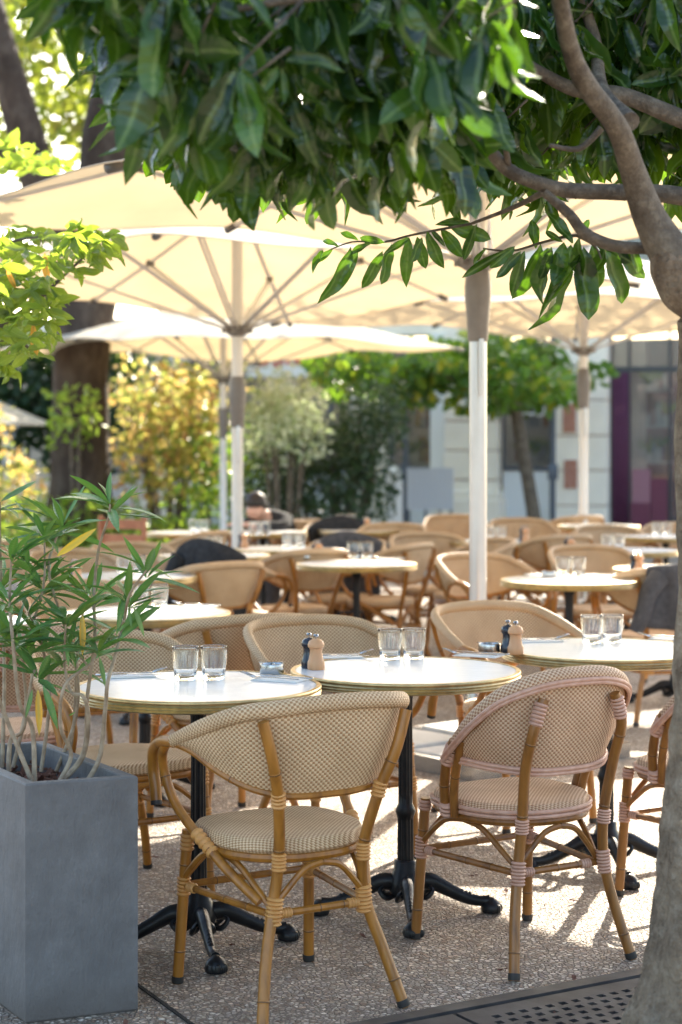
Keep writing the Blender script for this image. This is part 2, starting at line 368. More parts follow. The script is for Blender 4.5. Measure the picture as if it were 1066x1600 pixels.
# tree grate
E0 = on(600, 1600); E1 = on(985, 1526); gx = (E1-E0).normalized(); gy = ZA.cross(gx)
G0 = E0-gx*.35
gr = thing('tree_grate', 'black cast metal tree grate with square holes around the trunk foot', 'grate', G0)
def gp(x, y, z=0): return gx*x+gy*y+ZA*z
f = MB(); f.box(gp(.9, .0, .004), (1.8, .045, .012), (gx, gy, ZA), bev=.003); f.box(gp(.9, -.030, .007), (1.8, .006, .012), (gx, gy, ZA))
f.build('frame', 'grate', gr)
cell = .0205
def plate(x0, x1, y0, y1):
    m = MB(); nx = int((x1-x0)/cell); ny = int((y1-y0)/cell); idx = {}
    vs = []; fs = []
    def vi(i, j, k):
        if (i, j, k) not in idx: idx[(i, j, k)] = len(vs); vs.append(gp(x0+i*cell, y0+j*cell, .012 if k else .0045))
        return idx[(i, j, k)]
    hole = lambda i, j: 1 < i < nx-2 and 1 < j < ny-2 and j % 2 == 0 and (i-(j//2)) % 2 == 0 and (j//2) % 9 != 7
    hs = set((i, j) for i in range(nx) for j in range(ny) if (i % 2 == (j//2) % 2) and j % 2 == 0 and 1 < i < nx-2 and 1 < j < ny-2)
    for i in range(nx):
        for j in range(ny):
            if (i, j) in hs:
                a = [(i,j),(i+1,j),(i+1,j+1),(i,j+1)]
                for q in range(4):
                    u, v = a[q], a[(q+1) % 4]; fs.append((vi(*u,1), vi(*v,1), vi(*v,0), vi(*u,0)))
            else: fs.append((vi(i,j,1), vi(i+1,j,1), vi(i+1,j+1,1), vi(i,j+1,1)))
    for i in range(nx):
        fs.append((vi(i,0,0), vi(i+1,0,0), vi(i+1,0,1), vi(i,0,1))); fs.append((vi(i+1,ny,0), vi(i,ny,0), vi(i,ny,1), vi(i+1,ny,1)))
    for j in range(ny):
        fs.append((vi(0,j+1,0), vi(0,j,0), vi(0,j,1), vi(0,j+1,1))); fs.append((vi(nx,j,0), vi(nx,j+1,0), vi(nx,j+1,1), vi(nx,j,1)))
    m.add(vs, fs); return m
for (a, b) in ((0, .52), (.525, 1.2), (1.205, 1.8)):
    plate(a+.004, b, -.75, -.035).build('grate_plate', 'grate', gr, False)
f = MB(); f.box(gp(.9, -.395, .001), (1.8, .73, .006), (gx, gy, ZA)); f.build('pit', 'void', gr, False)

def rdir_(q): return Vector((math.cos(q*2.4), math.sin(q*2.4), random.uniform(.1,1))).normalized()
# ---------------------------------------------------------------- building behind
FS = .30
def fD(px): return 28.5/(1+FS*(px-CX)/FPX)
fdir = Vector((1, -FS, 0)).normalized(); fout = Vector((-fdir.y*-1, 0, 0)); fout = Vector((-FS, -1, 0)).normalized()
def fpt(px, z=0, out=0):
    D = fD(px); return Vector(((px-CX)/FPX*D, D, z))+fout*out
def fz(px, py): return HC-(py-HY)/FPX*fD(px)
def fbox(m, x0, x1, z0, z1, out=0, th=.1, mi=0, bev=0):
    a = fpt(x0); b = fpt(x1); c = (a+b)/2; L = (b-a).length
    m.box(Vector((c.x, c.y, (z0+z1)/2))+fout*(out+th/2), (L, th, z1-z0), (fdir, fout, ZA), mi, bev)
bd = thing('shop_building', 'white stone shop building with brick insets and tall windows behind the terrace', 'building', (0,0,0))
TOP = 5.1
m = MB(); fbox(m, 700, 1500, 3.4, TOP, -.35, .3); m.build('upper_wall', 'render_white', bd, False)
m = MB(); fbox(m, -900, 1500, 3.15, 3.4, -.35, .5); m.build('cornice', 'stone', bd, False)
m = MB(); fbox(m, -900, 1500, 0, 3.15, -2.2, .2); m.build('back_wall', 'render_white', bd, False)
m = MB(); fbox(m, -900, 1500, 3.40, 3.5, -2.3, 2.28); m.build('roof', 'render_white', bd, False)
# pillars of coursed blocks
def pillar(x0, x1, courses, out=0, base=True, brick=None):
    zs = [3.15-i*(3.15/courses) for i in range(courses+1)]
    for i in range(courses):
        m = MB(); fbox(m, x0, x1, zs[i+1]+.012, zs[i]-.012, out+random.uniform(-.01,.01), .45, bev=.015); m.build('stone_block', 'stone', bd, False)
    m = MB(); fbox(m, x0+2, x1-2, 0, 3.15, out-.02, .42); m.build('pillar_core', 'mortar', bd, False)
    if base:
        m = MB(); fbox(m, x0-8, x1+8, 0, .62, out, .62, bev=.03); fbox(m, x0-4, x1+4, .62, .74, out, .55, bev=.02); m.build('plinth', 'stone', bd, False)
pillar(704, 786, 7)
pillar(872, 956, 6, base=False)
pillar(560, 612, 6)
pillar(430, 470, 6); pillar(250, 300, 6); pillar(60, 120, 6); pillar(1120, 1190, 6)
for (x0, x1, y0, y1) in ((888, 908, 632, 676), (890, 910, 718, 762)):
    m = MB(); fbox(m, x0, x1, fz(x0, y1), fz(x0, y0), .432, .04); m.build('brick_bed', 'mortar', bd, False)
    zz = fz(x0, y1); n = 6; h = (fz(x0, y0)-zz)/n
    for r in range(n):
        for c in range(2):
            o = (.5 if r % 2 else 0)
            xa = x0+(x1-x0)*(c/2+.02); xb = x0+(x1-x0)*((c+1)/2-.03)
            if o: xa, xb = (x0+.4, x0+(x1-x0)*.22) if c == 0 else (x0+(x1-x0)*.26, x1-.4)
            m = MB(); fbox(m, xa, xb, zz+r*h+.012, zz+(r+1)*h-.012, .44, .05); m.build('brick', 'brick', bd, False)
def window(x0, x1, y0, y1, frame='blue_frame', mull=(), trans=(), out=.05, ft=.07, curtain=None):
    z0 = fz(x0, y1); z1 = fz(x0, y0); fm = MB(); w_ = 3
    fbox(fm, x0, x0+w_, z0, z1, out, ft); fbox(fm, x1-w_, x1, z0, z1, out, ft); fbox(fm, x0+w_, x1-w_, z1-.06, z1, out, ft); fbox(fm, x0+w_, x1-w_, z0, z0+.06, out, ft)
    for q in mull: fbox(fm, q-2, q+2, z0+.06, z1-.06, out+.01, ft)
    for q in trans: fbox(fm, x0+w_, x1-w_, fz(x0, q)-.04, fz(x0, q)+.04, out-.005, ft)
    fo = fm.build('window', frame, bd, False)
    pm = MB(); fbox(pm, x0+w_, x1-w_, z0+.06, z1-.06, out, .012); pm.build('pane', 'pane', fo, False)
window(612, 680, 500, 735, mull=(636,)); window(788, 872, 500, 735, mull=(864,), trans=(612,))
window(956, 1120, 470, 815, 'black_frame', mull=(985, 1048), trans=(578,))
for a in (470, 300, 120): window(a+4, a+(126 if a == 300 else 88 if a == 470 else 126), 500, 740, mull=(a+50,))
m = MB(); fbox(m, 680, 704, 0, 3.15, .02, .3); m.build('door_jamb', 'white_paint', bd, False)
m = MB(); fbox(m, 790, 872, 0, fz(790, 737), .03, .12); m.build('lower_panel', 'panel_white', bd, False)
m = MB(); fbox(m, 612, 680, 0, fz(612, 737), .03, .12); m.build('lower_panel', 'panel_white', bd, False)
m = MB(); fbox(m, 300, 430, 0, 1.0, .03, .12); fbox(m, 470, 560, 0, 1.0, .03, .12); m.build('lower_panel', 'panel_white', bd, False)
m = MB()
for i in range(7): fbox(m, 960+i*3.6, 963+i*3.6, .1, fz(960, 583), .08+.03*(i % 2), .05)
m.build('curtain', 'purple', bd)
m = MB(); fbox(m, 990, 1018, .15, fz(990, 733), .125, .03); m.build('display_panel', 'rose', bd, False)
m = MB(); fbox(m, 1019, 1045, .15, fz(990, 747), .125, .03); m.build('display_panel', 'magenta', bd, False)
m = MB(); fbox(m, 988, 1018, .05, fz(990, 785), .16, .03); m.build('display_panel', 'magenta', bd, False)
for (px, py) in ((833, 640), (846, 642), (818, 640)):
    m = MB(); c = fpt(px, fz(px, py), .14); m.tube([c+fdir*.075*math.cos(a)+ZA*.075*math.sin(a) for a in [i*math.pi/8 for i in range(17)]], .018, 6, False); m.build('sign_letter', 'white_paint', bd)
for (x0, x1, ya) in ((616, 678, 730), (792, 868, 730), (1000, 1044, 730)):     # added shelves and goods, standing in for bright reflections in the panes
    z0 = fz(x0, ya)
    m = MB(); fbox(m, x0-6, x1+6, 0, 3.1, -1.3, .05); m.build('reflection_back', 'rose' if x0 == 1000 else 'render_white', bd, False)
    for lv in range(3):
        zz = z0+.08+lv*.55; m = MB(); fbox(m, x0, x1, zz-.03, zz, -.75, .3); m.build('reflection_shelf', 'white_paint', bd, False); x = x0+2
        while x < x1-8:
            w_ = random.uniform(4, 9); h_ = random.uniform(.15, .42); k = random.random()
            m = MB()
            if k < .45: fbox(m, x, x+w_, zz+.001, zz+h_, -.7, .16, bev=.01); m.build('reflection_box', random.choice(('white_paint','brass','panel_grey','rose','beech','napkin')), bd, False)
            else:
                c = fpt(x+w_/2, zz+h_*.5, -.6); m.lathe([(.05,-h_*.5+.002),(.07,-h_*.2),(.05,0),(.02,.02)], 8, c)
                for q in range(14):
                    d = rdir_(q); m.add([c, c+d*.12+Vector((0,0,.03)), c+d*.24+Vector((0,0,.12)), c+d*.12-Vector((.03,0,-.05))], [(0,1,2,3)], None, 1)
                m.build('reflection_plant', ['white_paint', random.choice(('fresh_j','mid_j','fresh_j'))], bd, False)
            x += w_+1.5
for i in range(4):       # upper storey windows
    x0 = 730+i*200; fm = MB(); z0, z1 = 3.75, 4.85
    for (a, b, c, d2) in ((x0, x0+4, z0, z1), (x0+86, x0+90, z0, z1), (x0+43, x0+47, z0, z1)): fbox(fm, a, b, c, d2, -.05, .08)
    fbox(fm, x0-6, x0+96, z0-.15, z0, -.05, .2); fo = fm.build('window', 'white_paint', bd, False)
    pm = MB(); fbox(pm, x0+4, x0+86, z0, z1, -.04, .02); pm.build('pane', 'pane', fo, False)
m = MB(); fbox(m, 695, 1500, TOP, TOP+.3, -.6, .7); m.build('roof_edge', 'stone', bd, False)
# flower boxes with red geraniums on the building
fb = thing('flower_trough', 'row of red geraniums on the pale building front, under the far parasols', 'flower box', fpt(470, 2.7, .5))
m = MB(); m.box((0,0,-.12), (1.4, .18, .16), (fdir, fout, ZA)); m.build('trough', 'white_paint', fb, False)
m = MB()
for i in range(60):
    c = fdir*random.uniform(-.7,.7)+fout*random.uniform(-.1,.15)+ZA*random.uniform(-.02,.22); m.lathe([(0,-.04),(.035,-.01),(.03,.02),(0,.04)], 6, c)
tag(m.build('blossoms', 'red', fb), kind='stuff')
# screen, posts in front of the building
sc = thing('slatted_screen', 'pale grey ribbed standing screen in front of the white pillar', 'screen', at(672, 800, 25).xy.to_3d())
for i in range(9):
    m = MB(); m.box((-.29+i*.0725, 0, .83), (.066, .03, .58), bev=.006); m.build('slat', 'panel_grey', sc, False)
for x in (-.29, -.06, .14, .29):
    m = MB(); m.box((x, .03, .55), (.035, .03, 1.1)); m.build('post', 'blue_frame', sc, False)
def post(px, py, D, h, lab):
    t = thing('bollard_post', lab, 'post', Vector(((px-CX)/FPX*D, D, 0)))
    m = MB(); m.tube([(0,0,.02), (0,0,h)], .045, 10); m.build('shaft', 'blue_frame', t)
    m = MB(); m.lathe([(.09,0),(.09,.02),(.05,.05)], 12); m.build('foot', 'blue_frame', t)
    m = MB(); m.box((0, -.02, 1.05), (.14, .1, .22), bev=.01); m.build('junction_box', 'blue_frame', t)
post(864, 0, 26, 3.0, 'dark blue grey post with a small box right of the small tree trunk')
post(634, 0, 26, 2.6, 'dark blue grey post left of the ribbed screen')
# white advertising board
ab = thing('notice_board', 'white standing board left of the ribbed screen by the building', 'board', Vector(((617-CX)/FPX*25, 25, 0)))
m = MB(); m.box((0,0,.55), (.22, .05, .8), bev=.01); m.build('panel', 'white_paint', ab, False)
m = MB(); m.lathe([(.0,1.16),(.09,1.1),(.11,1.02),(.06,.95)], 14); m.build('round_top', 'white_paint', ab)
m = MB(); m.box((0,0,.04), (.3,.25,.06), bev=.01); m.build('foot', 'panel_grey', ab, False)

# ---------------------------------------------------------------- foliage
def leaf_tmpl(w=.19, nl=7, fold=.22, droop=.18, wave=.0, wf=None):
    vs = []; uv = []; fs = []
    for i in range(nl+1):
        t = i/nl; y = t
        ww = (wf(t) if wf else (math.sin(math.pi*min(1, t**1.12))**.62))*w
        if i == nl: ww = .004
        if i == 0: ww = .008
        z = -droop*t*t
        for sx in (-1, 0, 1):
            vs.append((sx*ww, y, z+abs(sx)*ww*fold*2+wave*math.sin(t*11+sx)*.03)); uv.append((sx*ww, t))
    for i in range(nl):
        for k in (0, 1): a = i*3+k; fs.append((a, a+1, a+4, a+3))
    return np.array(vs), fs, uv
LT = [leaf_tmpl(.165, 8, .35, .28, 1.6), leaf_tmpl(.18, 8, .22, -.22, 1.4), leaf_tmpl(.15, 8, .5, .45, 1.8), leaf_tmpl(.19, 8, .15, .15, 1.2)]
ST = (np.array([(0,0,0), (.3,.35,.07), (.25,.75,.03), (0,1,-.12), (-.25,.75,.03), (-.3,.35,.07)]), [(0,1,2,3), (0,3,4,5)], [(0,0)]*6)
def tmesh(t, name, matn):
    m = MB(); m.add([tuple(v) for v in t[0]], t[1], t[2]); return m.mesh(name, matn)
def frame(d, nrm=None):
    d = d.normalized(); n = nrm or Vector((random.gauss(0,1), random.gauss(0,1), random.gauss(0,.6)+.8))
    n = (n-d*n.dot(d)); n = n.normalized() if n.length > 1e-4 else d.orthogonal().normalized(); x = d.cross(n)
    return Matrix((x, d, n)).transposed()
def leaf_object(name, me, base, d, L, root, nrm=None, wsc=1):
    o = bpy.data.objects.new(name, me); COL.objects.link(o); o.parent = root
    A = frame(d, nrm).to_4x4(); A = A @ Matrix.Diagonal((L*wsc, L, L, 1)); A.translation = Vector(base)-root.location
    o.matrix_basis = A; return o
def leaf_mass(name, specs, tmpls, matn, root, kind='stuff'):  # specs: (base, dir, L); one joined mesh
    n = len(specs); V = []; F = []; U = []; off = 0
    for i, (b, d, L) in enumerate(specs):
        t = tmpls[i % len(tmpls)]; A = np.array(frame(d)); V.append((t[0]*L) @ A.T+np.array(b)-np.array(root.location))
        F += [tuple(k+off for k in f) for f in t[1]]; U += t[2]; off += len(t[0])
    V = np.concatenate(V); me = bpy.data.meshes.new(name); me.from_pydata(V.tolist(), [], F); me.materials.append(M[matn])
    me.polygons.foreach_set('use_smooth', [True]*len(F))
    ul = me.uv_layers.new(name='UVMap'); li = np.empty(len(me.loops), dtype=np.int32); me.loops.foreach_get('vertex_index', li)
    ul.data.foreach_set('uv', np.array(U, dtype=np.float32)[li].ravel())
    o = bpy.data.objects.new(name, me); COL.objects.link(o); o.parent = root
    if kind: o['kind'] = kind
    return o
def rdir(down=.5, spread=1):
    return Vector((random.gauss(0,spread), random.gauss(0,spread), random.gauss(0,spread)-down)).normalized()
def blob(c, r, n, L, down=.3, shell=.45):        # leaves in a lumpy ellipsoid
    out = []; c = Vector(c)
    for _ in range(n):
        d = Vector((random.gauss(0,1), random.gauss(0,1), random.gauss(0,1))).normalized()
        q = (1-shell*random.random()**1.3)*(1+.35*noise.noise(d*1.8+c))
        p = c+Vector((d.x*r[0], d.y*r[1], d.z*r[2]))*q
        out.append((p, (d*.8+rdir(down, .8)).normalized(), L*random.uniform(.6, 1.3)))
    return out
def limb(m, pts, r, seg=10, n=5): m.tube(spl(pts, n), r, seg)

# plane tree at the left
base = Vector(((125-CX)/FPX*21.9, 21.9, 0))
pt = thing('plane_tree', 'big dark trunked plane tree with yellow green leaves behind the left parasols', 'tree', base)
m = MB(); P = spl([(0,0,0), (0,0,1.4), (.02,.02,2.6), (.2,.1,4.0), (.4,0,5.2), (.9,.2,9.5)], 8)
m.tube([p+Vector((noise.noise(p*1.3)*.08, 0, 0)) for p in P], [.50,.37,.34,.34,.36,.37,.32,.2], 16); m.build('trunk', 'plane_bark', pt)
for pts, r in (([(.1,0,3.2), (-.35,-.2,4.3), (-.85,-.3,6.0), (-1.4,-.3,8.0)], [.30,.25,.20,.12]), ([(.5,0,4.8), (1.6,-.4,6), (2.8,-.6,6.9)], [.18,.12,.06]), ([(-.6,-.2,4.8), (-1.8,.3,5.4), (-3,.4,5.7)], [.12,.08,.04])):
    m = MB(); limb(m, pts, r); m.build('limb', 'plane_bark', pt)
sp = []
for i in range(52):
    px = random.uniform(-60, 330); c = at(px, random.uniform(-60, 250 if px < 200 else 180), random.uniform(23.5, 28)); sp += blob(c, (.8,.6,.55), 90, .17)
for i in range(16):
    c = at(random.uniform(330, 760), random.uniform(-60, 120), random.uniform(25, 27)); sp += blob(c, (.8,.5,.5), 80, .16)
leaf_mass('crown', sp, [ST], 'plane_j', pt)
# tree behind at right, seen through the laurel crown
base = Vector((6.4, 24, 0)); rt = thing('lime_tree', 'tall yellow green tree glimpsed through the laurel branches at upper right', 'tree', base)
m = MB(); limb(m, [(0,0,0), (.1,0,3), (-.3,0,6)], [.2,.16,.1]); m.build('trunk', 'plane_bark', rt)
sp = []
for i in range(26):
    c = at(random.uniform(740, 1200), random.uniform(-40, 250), random.uniform(23, 26)); sp += blob(c, (.8,.6,.55), 80, .15)
leaf_mass('crown', sp, [ST], 'fresh_j', rt)
# far wood
sp = []
hw = thing('far_wood', 'dark green wood far behind the left end of the terrace', 'trees', (-6, 34, 0)); hw['kind'] = 'stuff'
for i in range(26):
    c = at(random.uniform(-120, 250), random.uniform(540, 690), random.uniform(27.5, 28)); sp += blob(c, (.9,.5,.6), 120, .2)
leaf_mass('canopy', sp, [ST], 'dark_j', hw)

def bush(name, label, D, centers, matn, L, dens, r=(.32,.4,.3), stems=True, grp=None):
    r = [v*1.3 for v in r]; L *= 1.25
    xs = [c[0] for c in centers]; b0 = Vector(((sum(xs)/len(xs)-CX)/FPX*D, D, 0))
    t = thing(name, label, 'bush', b0, 0, grp); sp = []
    for (px, py) in centers:
        c = at(px, py, D+random.uniform(-.6,.6)); sp += blob(c, r, dens, L, .1)
    leaf_mass('foliage', sp, [ST], matn, t)
    if stems:
        m = MB()
        for (px, py) in centers[::2]:
            c = at(px, py, D)-b0; m.tube(spl([(c.x*.5, 0, 0), (c.x*.7, .05, c.z*.5), c], 4), [.03,.012], 6)
        o = m.build('stems', 'branch', t); o['kind'] = 'stuff'
    return t
def cen(x0, x1, y0, y1, n): return [(random.uniform(x0, x1), random.uniform(y0, y1)) for _ in range(n)]
bush('golden_shrub', 'sunlit golden yellow and orange shrub right of the dark plane trunk', 22.6, cen(205, 325, 600, 760, 26), 'gold_j', .085, 60, (.28,.35,.25))
bush('yellow_green_shrub', 'yellow green shrub with pinkish tips left of the dark plane trunk', 22.4, cen(-60, 48, 650, 800, 18), 'gold_j', .075, 55, (.25,.3,.22))
bush('leafy_shrub', 'small light green shrub growing in front of the dark plane trunk', 21.2, cen(95, 135, 610, 730, 4), 'fresh_j', .08, 45, (.2,.2,.18))
bush('fresh_green_shrub', 'bright green low shrub behind the left tables', 21.6, cen(-30, 340, 790, 900, 34), 'fresh_j', .09, 60, (.3,.3,.22))
bush('yellow_topped_shrub', 'tall light yellow shrub under the left parasol edge', 24.5, cen(200, 345, 585, 650, 12), 'gold_j', .09, 50, (.35,.3,.25))
bush('pale_shrub', 'pale silvery shrub glittering in the sun right of the parasol poles', 21.7, cen(392, 478, 605, 700, 24), 'pale_j', .055, 90, (.25,.3,.22))
bush('green_shrub', 'mid green shrub between the golden shrub and the parasol poles', 22.5, cen(300, 400, 680, 800, 18), 'mid_j', .06, 80, (.25,.3,.22))
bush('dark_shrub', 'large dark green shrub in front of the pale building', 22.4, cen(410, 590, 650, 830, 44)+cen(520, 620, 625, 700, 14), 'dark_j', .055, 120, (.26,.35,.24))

# clipped parasol-shaped tree
base = Vector(((838-CX)/FPX*24.5, 24.5, 0)); ct = thing('clipped_tree', 'small clipped tree with flat green crown and leaning dark trunk by the shopfront', 'tree', base)
def rel(px, py, D=24.5): return at(px, py, D)-base
m = MB(); limb(m, [(0.02,0,0), rel(835, 810), rel(822, 730), rel(806, 640), rel(795, 590)], [.11,.097,.09,.084,.07]); m.build('trunk', 'branch', ct)
for e in ((700, 560), (860, 560), (760, 545), (620, 580)):
    m = MB(); limb(m, [rel(803, 625), rel((803+e[0])/2, 590, 24.4), rel(*e)], [.06,.04,.02], 8); m.build('limb', 'bark', ct)
sp = []
for i in range(46):
    px = random.uniform(505, 915); t = (px-505)/410; lo = 628-14*math.sin(t*7)-18*abs(t-.5); c = at(px, random.uniform(530, lo), 24.5+random.uniform(-1.2,1.2)); sp += blob(c, (.36,.45,.17), 75, .16, .6)
leaf_mass('crown', sp, [ST], 'mid_j', ct)
base = Vector(((1020-CX)/FPX*23.5, 23.5, 0)); 

# ---------------------------------------------------------------- parasols
def canopy_pt(a, b, tilt, zr=2.62, zp=3.22, sag=.05):     # a,b in -1..1 in the square's own axes
    s = 2.0; q = max(abs(a), abs(b)); x = a*s; y = b*s
    e = abs(a) if abs(b) >= abs(a) else abs(b)
    pull = 1-.028*(1-(2*abs(e/max(q,1e-6))-1)**2 if q > 0 else 0)*q*0   # edges stay straight
    z = zp+(zr-zp)*q - sag*math.sin(math.pi*q)*.5
    along = abs((a if abs(b) >= abs(a) else b)/max(q, 1e-6))            # 0 mid rib .. 1 corner rib
    z -= .045*q*math.sin(math.pi*along)**2                              # cloth hangs between the ribs
    z -= .07*q*along**2
    return Vector((x, y, z))
ROT = R(39)
def parasol(loc, label, tilt=(0,0), sleeve=1.7, zr=2.62, zp=3.22, slabs=False, pm='alu', runner=2.27, pr=.04):
    t = thing('parasol', label, 'parasol', loc, ROT, 'square cream parasols over the terrace')
    tz = lambda p: Vector((p.x, p.y, p.z+tilt[0]*p.x+tilt[1]*p.y))
    cp = lambda a, b: tz(canopy_pt(a, b, 0, zr, zp))
    m = MB(); N = 24
    m.grid(lambda u, v: cp(u*2-1, v*2-1), N, N)
    # rolled hem
    o = m.build('canopy', 'canvas', t)
    m = MB(); E = []
    for (a0, b0, a1, b1) in ((-1,-1,1,-1), (1,-1,1,1), (1,1,-1,1), (-1,1,-1,-1)):
        for i in range(N): E.append(cp(a0+(a1-a0)*i/N, b0+(b1-b0)*i/N))
    E.append(E[0]); m.tube(E, .004, 6, False); m.build('hem', 'canvas', o)
    for k in range(8):
        an = k*math.pi/4; a = round(math.cos(an)*1.42); b = round(math.sin(an)*1.42)
        P = [cp(a*q, b*q)-Vector((0,0,.022)) for q in (.04,.25,.5,.75,.98)]
        m = MB(); m.tube(P, .014, 6, flat=1.3); rb = m.build('rib', 'rib', t)
        m = MB(); d = (P[-1]-P[-2]).normalized(); m.tube([P[-1]-d*.06, P[-1]+d*.03], .022, 6); m.build('end_cap', 'dark_plastic', rb)
        q = .56; A = Vector((.05*a/1.2, .05*b/1.2, runner)); B = cp(a*q, b*q)-Vector((0,0,.04))
        m = MB(); nrm = (B-A).cross(ZA).normalized()
        for sg in (-1, 1): m.tube([A+nrm*.014*sg, B+nrm*.014*sg], .0095, 6)
        st = m.build('strut', 'rib', t)
        m = MB(); m.box(B+ZA*.01, (.05,.05,.05), ((B-A).normalized(), nrm, (B-A).normalized().cross(nrm)), bev=.005); m.build('joint', 'dark_plastic', st, False)
    m = MB(); m.tube([(0,0,.02), (0,0,.8), (0,0,1.7), (0,0,zp-.03)], pr, 20); m.build('pole', pm, t)
    m = MB(); m.tube([(0,0,zp-.12), (0,0,zp+.03)], [.06,.05], 16); m.lathe([(.05,zp+.03),(.075,zp+.05),(.03,zp+.09),(0,zp+.1)], 16); m.build('crown_hub', 'grey_plastic', t)
    m = MB(); m.lathe([(pr+.003,runner-.05),(.075,runner-.03),(.08,runner+.01),(pr+.003,runner+.03)], 20)
    for k in range(8): an = k*math.pi/4; m.box((.085*math.cos(an), .085*math.sin(an), runner-.005), (.04,.03,.035))
    m.build('runner', 'grey_plastic', t)
    m = MB(); m.lathe([(pr+.004,sleeve),(pr+.007,sleeve+.015),(pr+.012,sleeve+.10),(pr+.021,sleeve+.20),(pr+.022,sleeve+.25),(pr+.016,sleeve+.31),(pr+.009,sleeve+.335),((pr+.009 if pm == 'alu' else pr+.002),(runner-.05 if pm == 'alu' else sleeve+.36))], 24); m.build('sleeve', 'grey_plastic', t)
    m = MB(); m.box((-.03,-.055,sleeve-.12), (.018,.018,.26), bev=.003); m.build('crank_handle', 'alu', t)
    m = MB(); m.lathe([(.11,.0),(.11,.03),(.06,.05),(.055,.3),(pr+.003,.34)], 20); m.build('foot_tube', 'steel', t)
    m = MB()
    for s1 in (-1, 1):
        m.box((s1*.47, 0, .035), (.04, .98, .07)); m.box((0, s1*.47, .035), (.9, .04, .07))
    m.box((0,0,.01), (.9, .08, .02)); m.box((0,0,.01), (.08, .9, .015)); m.build('base_frame', 'steel', t, False)
    for i in (-1, 1):
        for j in (-1, 1):
            m = MB(); m.box((i*.24, j*.24, .05), (.40,.40,.055), bev=.006); m.build('ballast_slab', 'concrete', t, False)
    return t
UX, UY = Vector((math.cos(ROT), math.sin(ROT))), Vector((-math.sin(ROT), math.cos(ROT)))
def tl(sx, sy): return (UX.x*sx+UX.y*sy, UY.x*sx+UY.y*sy)
parasol((.63, 8.3, 0), 'nearest cream parasol with taupe sleeve on its thick silver pole', tl(.01, .032), 1.90, 2.58, 3.16)
parasol((-.73, 12.7, 0), 'cream parasol whose thicker white pole stands right of another, left of centre', tl(0,-.02), 1.55, 2.60, 3.2, pm='white_pole', runner=2.24)
parasol((-1.37, 21, 0), 'farthest cream parasol, its thin white pole just left of another pole', tl(0,0), 1.5, 2.60, 3.2, pm='white_pole', runner=2.2)
parasol((2.15, 16, 0), 'right rear cream parasol whose pole stands before the shopfront', tl(0,.0), 1.75, 2.60, 3.2, pm='white_pole', runner=2.27)
t = thing('market_parasol', 'far off white parasol at the left edge below the laurel leaves', 'parasol', at(-48, 700, 26).xy.to_3d())
m = MB()
for k in range(8):
    a0 = k*math.pi/4; a1 = a0+math.pi/4; m.add([(0,0,2.25), (1.25*math.cos(a0),1.25*math.sin(a0),1.72), (1.25*math.cos(a1),1.25*math.sin(a1),1.72)], [(0,1,2)])
m.build('canopy', 'canvas', t, False); m = MB(); m.tube([(0,0,0),(0,0,2.2)], .03, 8); m.build('pole', 'white_pole', t)

